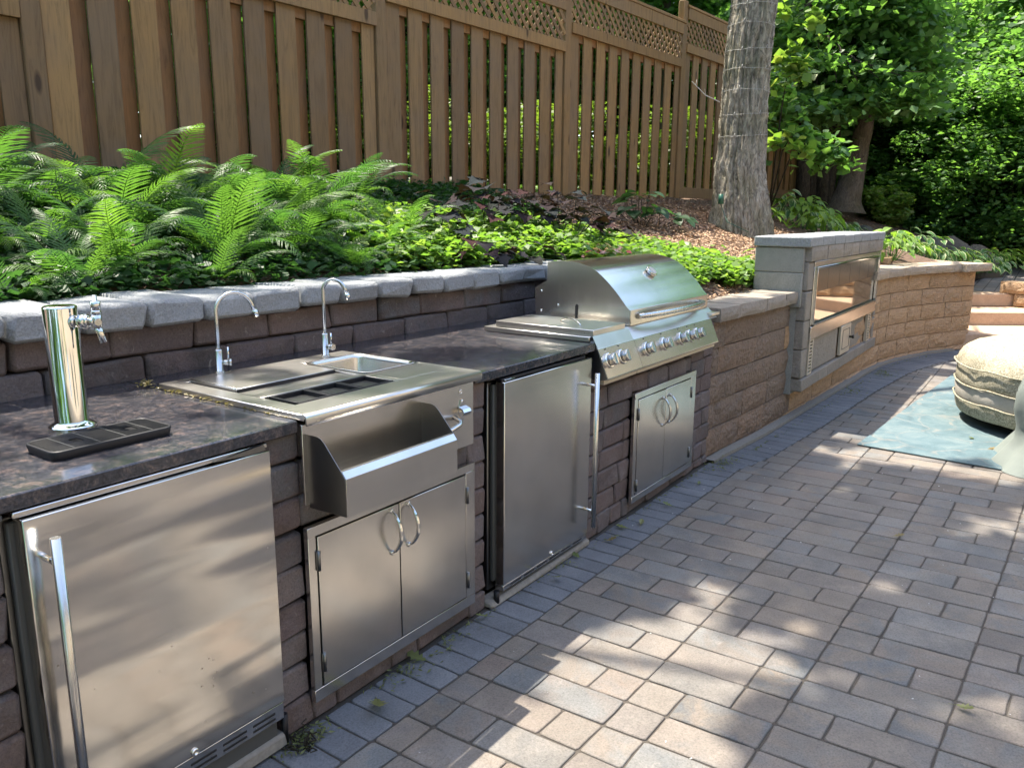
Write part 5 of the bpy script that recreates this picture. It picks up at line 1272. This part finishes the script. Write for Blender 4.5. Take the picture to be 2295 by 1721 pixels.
mb = trunk_mesh([tuple(Vector(b0)+Vector((0, 0, -.2))), tuple(Vector(b0)+Vector((.1, .1, 1.6))), tuple(Vector(b0)+Vector((.3, .3, 5)))], [.11, .09, .05], 12); mb.build('trunk', M['barkd'], bt)
# sunlit leaf sprays at the front of the linden
sl = thing('young_linden', 'spray of bright sunlit broad leaves beside the big trunk', 'sapling', (*pol(17.4, 9.9), 1.5))
sp = [(az, el, 9.9, .15, .5) for az, el in ((17.3, 9.8), (16.6, 10.3), (16.2, 9.3), (15.6, 8.9), (16.9, 8.7), (17.55, 4.9), (16.2, 5.2), (15.3, 4.5), (16.0, 9.9), (15.4, 12.2), (17.4, 12.6))]
V, F = tiers(sp, .13, M['leaflight'], 40); b0 = WL[sl.name]; link('foliage', np_mesh('foliage', V-np.array(b0), F, M['leaflight']), sl, loc=b0)
mb = MB(); 
for az, el in ((16.8, 9.4), (16.4, 5.0), (15.4, 4.6)):
    e = Vector((*pol(az, 9.95), 1.46+9.95*math.tan(R_(el)))); s0 = Vector((*pol(17.4, 10.2), 1.5)); mb.tube([tuple(s0), tuple(s0.lerp(e, .6)+Vector((0, 0, .2))), tuple(e)], [.012, .008, .003], 5)
mb.build('stem', M['barkd'], sl)
# dark shrubs under the trees at the right
US = [(16.0, 15.8, .9, 1.6, 'behind the end of the fence'), (14.6, 16.8, 1.0, 2.4, 'between the fence end and the leaning trunk'), (10.8, 17, 1.2, 3.4, 'just right of the leaning trunk'), (8.9, 16.2, 1.2, 2.6, 'above the hostas, left one'), (7.4, 17, 1.3, 3.2, 'tall one behind the boulders'), (5.9, 16.0, 1.2, 2.4, 'above the widest boulder'), (4.4, 16.8, 1.3, 3.3, 'tall one by the upper path'), (2.8, 15.6, 1.2, 2.6, 'beside the far end of the path'), (1.2, 16.5, 1.3, 3.2, 'at the right edge of the photo'), (-.8, 15.5, 1.3, 2.8, 'just beyond the right edge'), (9.9, 19, 1.5, 4.4, 'deep in the wood right of the leaning trunk'), (6.4, 19.5, 1.5, 4.6, 'deep in the wood above the boulders'), (3.0, 18.8, 1.5, 4.4, 'deep in the wood above the path'), (12.8, 18.5, 1.4, 3.6, 'behind the leaning trunk'), (-.5, 18.5, 1.5, 4.2, 'deep in the wood at the right edge')]
for i, (az, d, R, H, lb) in enumerate(US):
    x, y = pol(az, d); shrub('understory_shrub', x, y, R, H, .095, 190, M['leafdark'] if i not in (3, 7) else M['leaf'], 'dark shaded shrub '+lb, 'shrub', 'understory shrubs at the edge of the wood', 200+i, ncl=85, z0=max(.9, bed_z(x, y)-.35))
x, y = pol(10.3, 15.0); shrub('sunlit_shrub', x, y, .45, .55, .08, 160, M['leaflight'], 'small sunlit yellow green shrub right of the leaning trunk', 'shrub', seed=240)

# =================================================================== ferns
def frond_mesh(name, L_, wmax, seed, curl):
    rg = random.Random(seed); mb = MB(); mb.smooth = False
    NP = 21; pts = []
    a = R_(74); p = Vector((0, 0, 0)); pts.append(p.copy())
    for k in range(NP+8):
        a -= R_(curl)*(.4+1.6*(k/(NP+8))**1.4)/(NP+8)
        p = p+Vector((math.cos(a), 0, math.sin(a)))*(L_/(NP+8)); pts.append(p.copy())
    mb.tube(pts[::3]+[pts[-1]], [.0035*(1-.8*i/len(pts[::3])) for i in range(len(pts[::3]))]+[.0006], 4, cap=False)
    for k in range(5, NP+8):
        s_ = (k-5)/(NP+3); w_ = wmax*1.05*(math.sin(math.pi*min(1, (s_*.93+.07)**.62))**.8)*(1-.15*s_)+.006
        if s_ > .96: w_ *= .5
        t = (pts[k]-pts[k-1]).normalized(); up = Vector((-t.z, 0, t.x))
        for sd_ in (-1, 1):
            sw = R_(rg.uniform(58, 68)-20*s_); d = (Vector((0, sd_, 0))*math.sin(sw)+t*math.cos(sw)).normalized(); wd = .0118*(1-.35*s_)*L_/.7
            ca = Vector((t.x, 0, t.z)); nseg = 5; lft, rgt = [], []
            for j in range(nseg+1):
                u = j/nseg; c_ = pts[k]+d*(w_*u)-up*(w_*.30*u*u+rg.uniform(0, .003))+ca*(w_*.10*u*u)
                hw = wd*(1-u)**.55*(1 if j % 2 == 0 else .62) if j < nseg else 0
                lft.append(c_+ca*hw); rgt.append(c_-ca*hw)
            n0 = mb.add([tuple(q) for q in lft[:-1]]); n1 = mb.add([tuple(q) for q in rgt[:-1]]); e = mb.add([tuple(lft[-1])])
            for j in range(nseg-1): mb.face([n0+j, n0+j+1, n1+j+1, n1+j])
            mb.face([n0+nseg-1, e, n1+nseg-1])
    return mb.mesh(name, M['fern'], False)
FR = [frond_mesh('frond_%d' % i, L_, w_, i, c_) for i, (L_, w_, c_) in enumerate(((.72, .135, 85), (.66, .13, 105), (.60, .125, 125), (.74, .14, 66), (.52, .11, 135)))]
for m_ in FR: m_.name = 'frond'
rf = random.Random(5)
ferns = [(.62, 1.75), (.95, 1.42), (1.02, 2.15), (1.30, 1.55), (1.38, 1.98), (1.62, 2.35), (1.70, 1.42), (1.92, 1.80), (2.12, 2.28), (2.18, 1.42), (2.42, 1.85), (2.62, 1.45), (2.72, 2.22), (2.95, 1.78), (3.15, 1.40), (3.25, 2.05), (3.50, 1.55), (.45, 1.30), (.35, 2.1), (1.98, 1.22), (1.20, 1.18), (3.62, 2.15), (.78, 2.45), (1.15, 1.80), (1.55, 1.68), (1.85, 2.10), (2.30, 2.05), (2.50, 1.62), (2.85, 2.0), (.7, 1.2), (2.78, 1.25), (1.45, 1.25)]
fl = ['at the left end of the bed by the wall', 'behind the beer tower near the wall', 'close to the fence behind the beer tower', 'in front of the fence left of the first faucet', 'in the middle of the left bed', 'against the fence boards left of centre', 'just behind the cap stones near the first faucet', 'behind the taller faucet', 'against the fence behind the taller faucet',
      'behind the cap stones between the two faucets', 'in the middle row between the faucets', 'behind the wall at the second faucet', 'against the fence right of the second faucet', 'right of the second faucet in the middle row', 'bright one at the front right of the fern bed', 'tall one near the dark leaved plants', 'last one before the ground cover', 'at the very left edge by the wall', 'at the very left edge near the fence', 'small one hanging over the cap stones', 'small one over the cap stones by the tower', 'dim one in front of the dark leaves', 'in the shade at the foot of the left fence boards', 'between the tower and the fence', 'half hidden in the middle of the left bed', 'in the shade below the fence post', 'in front of the fence above the sink lid', 'bright drooping one above the sink lid', 'below the boards left of the dark plants', 'low one beside the beer tower top', 'low bright one spilling over the wall by the small sink', 'low one just left of the first faucet']
for (x, y), lb in zip(ferns, fl):
    z_ = bed_z(x, y); s_ = rf.uniform(.62, .84)*(1.0 if y > 1.6 else .86)
    if y < 1.3: s_ *= .75
    if y > 1.9: s_ *= 1.15
    if x < 1.45 and y > 1.3: s_ *= .74
    t = thing('fern', 'green ostrich fern '+lb, 'fern', (x, y, z_-.01), 'ferns in the bed behind the wall')
    nf = rf.randint(11, 14); a0 = rf.uniform(0, 6.28)
    for k in range(nf):
        a = a0+k*6.283/nf+rf.uniform(-.3, .3); sc = s_*rf.uniform(.8, 1.12)
        link('frond', FR[rf.randrange(5)], t, loc=(x+.02*math.cos(a), y+.02*math.sin(a), z_), rot=(rf.uniform(-.25, .25), rf.uniform(-.05, .5), a), scale=(sc, sc, sc))
# =================================================================== lobed, heart and hosta leaves
def flat_leaf(name, outline, mats, fold=.15, droop=.25, margin=None, nrm=1):
    """outline: half outline (x along, y half width). builds a folded, drooping blade, x from 0 to 1"""
    mb = MB(); mb.smooth = True
    def pt(x, y): return (x, y, fold*abs(y)-droop*x*x)
    if margin is None:
        for sd_ in (-1, 1):
            n0 = mb.add([pt(x, 0) for x, y in outline]); n1 = mb.add([pt(x, sd_*y) for x, y in outline])
            for j in range(len(outline)-1): mb.face([n0+j, n0+j+1, n1+j+1, n1+j] if sd_ > 0 else [n0+j, n1+j, n1+j+1, n0+j+1])
    else:
        for sd_ in (-1, 1):
            for a, b_, mi in ((0, 1-margin, 0), (1-margin, 1, 1)):
                mb.cur = mi; n0 = mb.add([pt(x, sd_*y*a) for x, y in outline]); n1 = mb.add([pt(x, sd_*y*b_) for x, y in outline])
                for j in range(len(outline)-1): mb.face([n0+j, n0+j+1, n1+j+1, n1+j])
    mb.cur = 0; mb.tube([(-.45, 0, -.12), (0, 0, 0)], .014, 4, cap=False)
    return mb.mesh(name, mats, False)
maple = [(0, .0), (-.12, .22), (.05, .30), (.02, .62), (.22, .48), (.42, .66), (.46, .34), (.62, .30), (.72, .14), (1.0, 0)]
lobed = flat_leaf('leaf', maple, M['coral'], .12, .22)
hosta_o = [(0, 0), (.06, .14), (.2, .25), (.4, .29), (.6, .25), (.8, .14), (.93, .05), (1, 0)]
hl_v = flat_leaf('leaf', hosta_o, [M['hosta'], M['hostaw']], .25, .38, margin=.22); hl_g = flat_leaf('leaf', [(x, y*.92) for x, y in hosta_o], M['hostag'], .2, .35)
ivy_l = flat_leaf('leaf', [(0, 0), (-.08, .22), (.1, .42), (.35, .45), (.6, .34), (.85, .14), (1, 0)], M['ivy'], .12, .2)
def leafy(name, label, cat, x, y, n_, R, H, size, meshes, group=None, z0=None, seed=0, tilt=.35, stem=M['barkd']):
    rg = random.Random(seed); z0 = bed_z(x, y) if z0 is None else z0
    t = thing(name, label, cat, (x, y, z0), group); mb = MB()
    for k in range(n_):
        a = rg.uniform(0, 6.283); q = rg.uniform(.05, 1)**.6; hx, hy = x+R*q*math.cos(a), y+R*q*math.sin(a); hz = z0+H*(1-.62*q*q)*rg.uniform(.55, 1.08)
        s_ = size*rg.uniform(.7, 1.2); link('leaf', rg.choice(meshes), t, loc=(hx, hy, hz), rot=(rg.uniform(-.35, .35), tilt*rg.uniform(.2, 1.5)*q+rg.uniform(-.15, .15), a+rg.uniform(-.5, .5)), scale=(s_, s_, s_))
        if k % 3 == 0: mb.tube([(x+R*.15*math.cos(a), y+R*.15*math.sin(a), z0-.02), (hx-s_*.4*math.cos(a), hy-s_*.4*math.sin(a), hz-s_*.1)], .003, 4, cap=False)
    mb.build('stems', stem, t); return t
cp = [(40.4, 4.9, 14, .22, .30), (36.6, 5.5, 26, .34, .40), (33.6, 5.8, 24, .32, .36), (31.2, 5.6, 20, .28, .40), (29.3, 6.0, 20, .30, .26), (37.8, 4.7, 16, .30, .16), (34.8, 5.0, 14, .3, .14)]
cl = ['small dark lobed plant at the end of the ferns', 'largest dark maple leaved plant against the fence', 'dark maple leaved plant right of the largest one', 'tall dark plant with one reddish leaf by the fence post', 'dark low plant left of the mulch', 'low dark leaves in front beside the last fern', 'low dark leaves before the ground cover']
for i, (az, d, n_, R, H) in enumerate(cp):
    x, y = pol(az, d); leafy('dark_leaved_plant', cl[i], 'plant', x, y, int(n_*1.7), R, H, .092, [lobed], 'dark maple leaved plants by the fence', seed=300+i)
x, y = pol(25.9, 7.5); leafy('green_leaved_plant', 'round clump of dull green leaves left of the big trunk', 'plant', x, y, 26, .26, .34, .13, [ivy_l], seed=320)
x, y = pol(24.6, 7.8); leafy('green_leaved_plant', 'low trailing green leaves beside the mulch by the fence', 'plant', x, y, 22, .34, .14, .10, [ivy_l], seed=321)
# red and cream flower clump
x, y = pol(28.6, 5.2); z_ = bed_z(x, y); t = thing('flower_clump', 'small clump of cream and red leaves at the edge of the ground cover', 'flowers', (x, y, z_))
rr_ = np.random.default_rng(9); C = np.array([x, y, z_+.09])+rr_.normal(0, 1, (150, 3))*np.array([.085, .085, .035]); V, F = leaf_quads(C, .05, rr_, up=.9); link('petals', np_mesh('petals', V-np.array([x, y, z_]), F, M['petal']), t, loc=(x, y, z_))
mb = MB(); mb.tube([(x, y, z_), (x, y, z_+.08)], .006, 5); mb.build('stem', M['barkd'], t)
# hostas
hs = [(15.2, 10.6, 'g', .36, .46, 30, 'bright chartreuse hosta clump behind the fireplace'), (16.6, 10.9, 'v', .34, .36, 24, 'white edged hosta left of the bright one behind the fireplace'), (14.1, 10.3, 'g', .30, .30, 22, 'pale hosta directly behind the fireplace cap'), (17.6, 9.9, 'g', .16, .24, 14, 'small bright plant at the foot of the big trunk'), (9.7, 9.9, 'g', .34, .34, 30, 'bright hosta at the right corner of the fireplace'),
      (8.9, 11.6, 'v', .42, .40, 30, 'white edged hosta, leftmost in the row along the path'), (7.7, 12.0, 'v', .45, .42, 32, 'tallest white edged hosta in the row along the path'), (6.5, 12.2, 'v', .45, .36, 30, 'white edged hosta, middle of the row along the path'), (5.4, 12.6, 'v', .45, .36, 30, 'white edged hosta below the biggest boulder'), (4.4, 13.2, 'v', .42, .30, 26, 'hosta beside the upper path'), (3.5, 14.2, 'g', .42, .26, 24, 'thin pale hosta near the path'), (2.5, 15.2, 'g', .42, .24, 20, 'last small hosta at the path edge'), (12.6, 12.3, 'v', .24, .16, 16, 'small grey green hosta before the leaning trunk'), (14.9, 12.3, 'v', .3, .3, 20, 'dark hosta in the shade of the fence end'), (13.9, 11.6, 'v', .3, .2, 16, 'shaded hosta on the mulch')]
for i, (az, d, kd, R, H, n_, lb) in enumerate(hs):
    x, y = pol(az, d); leafy('hosta', lb, 'hosta', x, y, int(n_*2.4), R*1.15, H, .135 if kd == 'v' else .12, [hl_v] if kd == 'v' else [hl_g], 'hostas', seed=340+i, tilt=.6, stem=M['hosta'])
for i, (az, d, R, H) in enumerate(((17.9, 6.6, .12, .22), (17.3, 6.5, .1, .1))):
    x, y = pol(az, d); leafy('hosta', ('upright' if i == 0 else 'low')+' pale green leaves left of the fireplace', 'hosta', x, y, 12, R, H, .13, [hl_g], 'hostas', seed=380+i)
# boulders
for i, (az, el, d, w_, h_) in enumerate(((10.4, -.9, 13.2, .42, .40), (9.5, -.55, 13.4, .46, .42), (8.5, -.8, 13.5, .36, .36), (7.1, -.75, 13.6, .40, .50), (6.2, -.55, 13.7, .44, .54), (4.7, -1.0, 14.2, .62, .62), (7.8, -.9, 13.5, .3, .3), (11.3, -.3, 13.2, .25, .2), (5.5, -1.4, 13.6, .3, .3))):
    x, y = pol(az, d); zt = 1.46+d*math.tan(R_(el)); mb = MB(); rows = []
    for j in range(11):
        th_ = math.pi*j/10; row = []
        for k in range(16):
            a = 2*math.pi*k/16; v = Vector((math.sin(th_)*math.cos(a), math.sin(th_)*math.sin(a), math.cos(th_))); q = 1+.22*noise.noise(v*1.1+Vector((i*7, 0, 0))); row.append(Vector((v.x*w_*q*.55, v.y*w_*q*.5, v.z*h_*q*.6)))
        rows.append(row+[row[0].copy()])
    mb.grid(rows); o = link('boulder', mb.mesh('boulder', M['boulder']), loc=(x, y, zt-h_*.85), rot=(0, 0, i*1.1))
    tag(o, ['rounded boulder nearest the fireplace', 'greenish boulder second from the fireplace', 'brownish low boulder behind the hostas', 'upright brown boulder left of the pale one', 'pale upright boulder above the hostas', 'widest boulder by the upper path', 'small stone between boulders', 'small flat stone on the shaded mulch', 'small stone below the widest boulder'][i], 'boulder', 'boulders along the bed')
# =================================================================== ground cover, mulch, litter (uncountable)
def scatter(n_, fn_, seed):
    rg = np.random.default_rng(seed); out = []
    while len(out) < n_:
        x, y = fn_(rg)
        if x is None: continue
        out.append((x, y, bed_z(x, y)))
    return np.array(out), rg
def gc_area(rg):
    x = rg.uniform(3.0, 6.35); y = rg.uniform(.25, 2.2)
    yb = 1.12 if x < 4.35 else lerp(x, YB)+.12
    if y < yb: return None, None
    top_ = lerp(x, [(3, 2.0), (4.3, 1.8), (5.2, 1.35), (5.7, .95), (6.1, .5)])+.15*noise.noise(Vector((x*3, y*3, 1)))
    if y > top_: return None, None
    if x > 4.6 and x < 5.4 and y < lerp(x, YB)+.12+.25*(x-4.6)/.8*.6: return None, None
    return x, y
P_, rg = scatter(5200, gc_area, 60); C = np.repeat(P_, 5, axis=0)+rg.normal(0, 1, (len(P_)*5, 3))*np.array([.03, .03, .018]); C[:, 2] += rg.uniform(.03, .12, len(C)); V, F = leaf_quads(C, .055, rg, up=1.3, aspect=.8)
o = link('ground_cover', np_mesh('ground_cover', V, F, M['cover'])); tag(o, 'bright green leafy ground cover between the wall and the mulch', 'ground cover', kind='stuff')
def gc2(rg):
    x = rg.uniform(6.3, 7.9); y = rg.uniform(.2, .75)
    if y > .72-.25*(x-6.3): return None, None
    return x, y
P_, rg = scatter(300, gc2, 61)
def ivy_area(rg):
    x = rg.uniform(.2, 5.6); y = rg.uniform(1.1, 2.75)
    if x > 3.2 and y < 1.5+.12*(x-3): return None, None
    if y > fence_y(x)-.02: return None, None
    return x, y
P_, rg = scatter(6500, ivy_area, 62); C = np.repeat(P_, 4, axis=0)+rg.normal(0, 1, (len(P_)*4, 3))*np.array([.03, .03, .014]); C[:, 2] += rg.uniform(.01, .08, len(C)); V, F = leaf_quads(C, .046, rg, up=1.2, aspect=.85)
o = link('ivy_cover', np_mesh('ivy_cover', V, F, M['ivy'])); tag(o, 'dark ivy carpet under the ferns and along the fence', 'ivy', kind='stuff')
def mulch_area(rg):
    x = rg.uniform(.3, 14.5) if rg.random() < .25 else rg.uniform(4.4, 9.5); y = rg.uniform(0, 2.7)
    if y < lerp(x, YB)+.05 or y > fence_y(x)+.1: return None, None
    return x, y
P_, rg = scatter(30000, mulch_area, 63); n_ = len(P_); P_[:, 2] += rg.uniform(.0, .018, n_); V, F = leaf_quads(P_, .036, rg, up=1.6, aspect=.34)
o = link('mulch', np_mesh('mulch', V, F, M['mulch'])); tag(o, 'brown shredded bark mulch on the bed around the big trunk', 'mulch', kind='stuff')
# lawn blades glimpsed through the fence
n_ = 26000; rg = np.random.default_rng(64); az = np.radians(rg.uniform(20, 66, n_)); d = rg.uniform(5, 13, n_); X = d*np.cos(az); Y = -1.64+d*np.sin(az); k = Y > 2.829-.0636*(X-4.635)+.3; X, Y = X[k], Y[k]; Zz = np.array([bed_z(a, b_) for a, b_ in zip(X, Y)])+.03; C = np.stack([X, Y, Zz], 1); V, F = leaf_quads(C, .09, rg, up=.1, aspect=.2, droop=-.9)
o = link('lawn_blades', np_mesh('lawn_blades', V, F, M['grass'])); tag(o, 'bright lawn grass beyond the fence', 'grass', kind='stuff')
# litter along the wall foot
rg = np.random.default_rng(65); C = []
for i in range(350):
    x = rg.uniform(1.2, 9.5); y = wallbase(x)-(.0 if x < 4.4 else .06)-abs(rg.normal(0, .02)); C.append((x, y, .004))
for cx_, cy_, s_, k in ((1.30, -.02, .03, 160), (1.72, -.02, .04, 60), (1.95, -.02, .03, 40), (4.5, -.05, .06, 140), (8.1, -.30, .09, 160), (7.1, -.22, .07, 90), (2.72, .01, .05, 40)):
    q = rg.normal(0, 1, (k, 2))*s_; C += [(cx_+a*1.4, cy_+b_*.7-.01, .005+abs(rg.normal(0, .006))) for a, b_ in q]
C = np.array(C); V, F = leaf_quads(C, .020, rg, up=1.0, aspect=.3)
o = link('debris', np_mesh('debris', V, F, M['dryleaf'])); tag(o, 'dry plant litter gathered along the foot of the wall', 'litter', kind='stuff')
C = []
for i in range(60):
    s_ = rg.uniform(0, 1); C.append((1.357-abs(rg.normal(0, .005)), .02+.66*s_, .924))
for i in range(70): C.append((1.36+rg.normal(0, .012)-.015, .70+rg.normal(0, .012), .93+abs(rg.normal(0, .006))))
V, F = leaf_quads(np.array(C), .014, rg, up=.8, aspect=.4); o = link('counter_debris', np_mesh('counter_debris', V, F, M['dryleaf'])); tag(o, 'dry moss and litter along the left edge of the bar station', 'litter', kind='stuff')
# single fallen leaves on the pavers
oak = flat_leaf('leaf', [(0, .02), (.1, .12), (.2, .08), (.3, .26), (.42, .12), (.55, .34), (.66, .14), (.8, .2), (.9, .06), (1, 0)], M['dryleaf'], .3, -.25)
fls = [(1.55, -.065, .10), (1.80, -.045, .075), (2.16, -.035, .05), (2.58, -.06, .055), (2.80, -.05, .05), (3.03, -.06, .05), (3.22, -.07, .06), (3.30, -.10, .05), (3.62, -.12, .05), (4.02, -.10, .04), (3.86, -1.12, .05), (6.0, -1.25, .06), (5.75, -1.35, .06), (2.55, -1.52, .05), (3.1, -.055, .035)]
for i, (x, y, s_) in enumerate(fls):
    o = link('fallen_leaf', oak, loc=(x, y, .012), rot=(random.uniform(-.3, .3), random.uniform(-.2, .2), random.uniform(0, 6.28)), scale=(s_, s_, s_)); tag(o, 'small withered leaf on the pavers '+('by the near end of the double doors', 'large torn one under the larger double doors', 'at the brick column right of the larger double doors', 'under the second refrigerator door', 'before the second refrigerator', 'at the right foot of the second refrigerator', 'curled green one below the brick under the grill', 'near the curled green one', 'below the smaller double doors', 'at the end of the kitchen brick', 'alone in the open patio', 'on the rug corner', 'on the rug by the covered seat', 'at the bottom edge of the photo', 'tiny one in the border')[i], 'leaf', 'fallen leaves on the patio')
# tangle of roots at the foot of the first refrigerator
mb = MB()
for k in range(16):
    a = random.uniform(0, 6.28); p = Vector((1.285, -.035, .004)); pts = [p+Vector((.03*math.cos(a), .03*math.sin(a), 0))]
    for j in range(5): pts.append(pts[-1]+Vector((random.uniform(-.02, .02), random.uniform(-.02, .02), random.uniform(-.003, .012))))
    mb.tube([(q.x, q.y, max(.003, q.z)) for q in pts], .0022, 4)
o = mb.build('root_tangle', M['barkd'], origin=(1.285, -.035, 0)); tag(o, 'dark tangle of dry roots by the foot of the near refrigerator', 'roots')
# white grit specks on the pavers
C = np.stack([rg.uniform(1.3, 5, 60), rg.uniform(-1.9, -.05, 60), np.full(60, .0025)], 1); V, F = leaf_quads(C, .008, rg, up=3, aspect=.8); o = link('grit', np_mesh('grit', V, F, M['white'])); tag(o, 'tiny pale specks of grit on the pavers', 'grit', kind='stuff')

# =================================================================== yard behind the photographer (seen only in reflections)
for i, (x, y, zc, s, k) in enumerate(((-3, -13, 4.6, 1.6, 0), (3, -15, 5.2, 1.7, 1), (9, -14, 4.8, 1.6, 0), (15, -15, 5.2, 1.8, 4), (-9, -12, 5, 1.7, 1), (-12, -3, 5, 1.8, 0), (21, -14, 5, 1.8, 1), (-11, 5, 5, 1.8, 4), (6, -19, 7, 2.0, 0), (26, -8, 5, 1.8, 1))):
    t = thing('garden_tree', ['broad', 'dark', 'round', 'tall', 'wide', 'bushy', 'far', 'leafy', 'high', 'distant'][i]+' tree across the back lawn behind the viewer', 'tree', (x, y, -.05))
    link('crown', CR[k], t, loc=(x, y, zc), rot=(0, 0, i), scale=(s, s, s)); mb = trunk_mesh([(x, y, -.2), (x, y, 2), (x, y, zc)], [.25, .2, .1], 10); mb.build('trunk', M['barkd'], t)
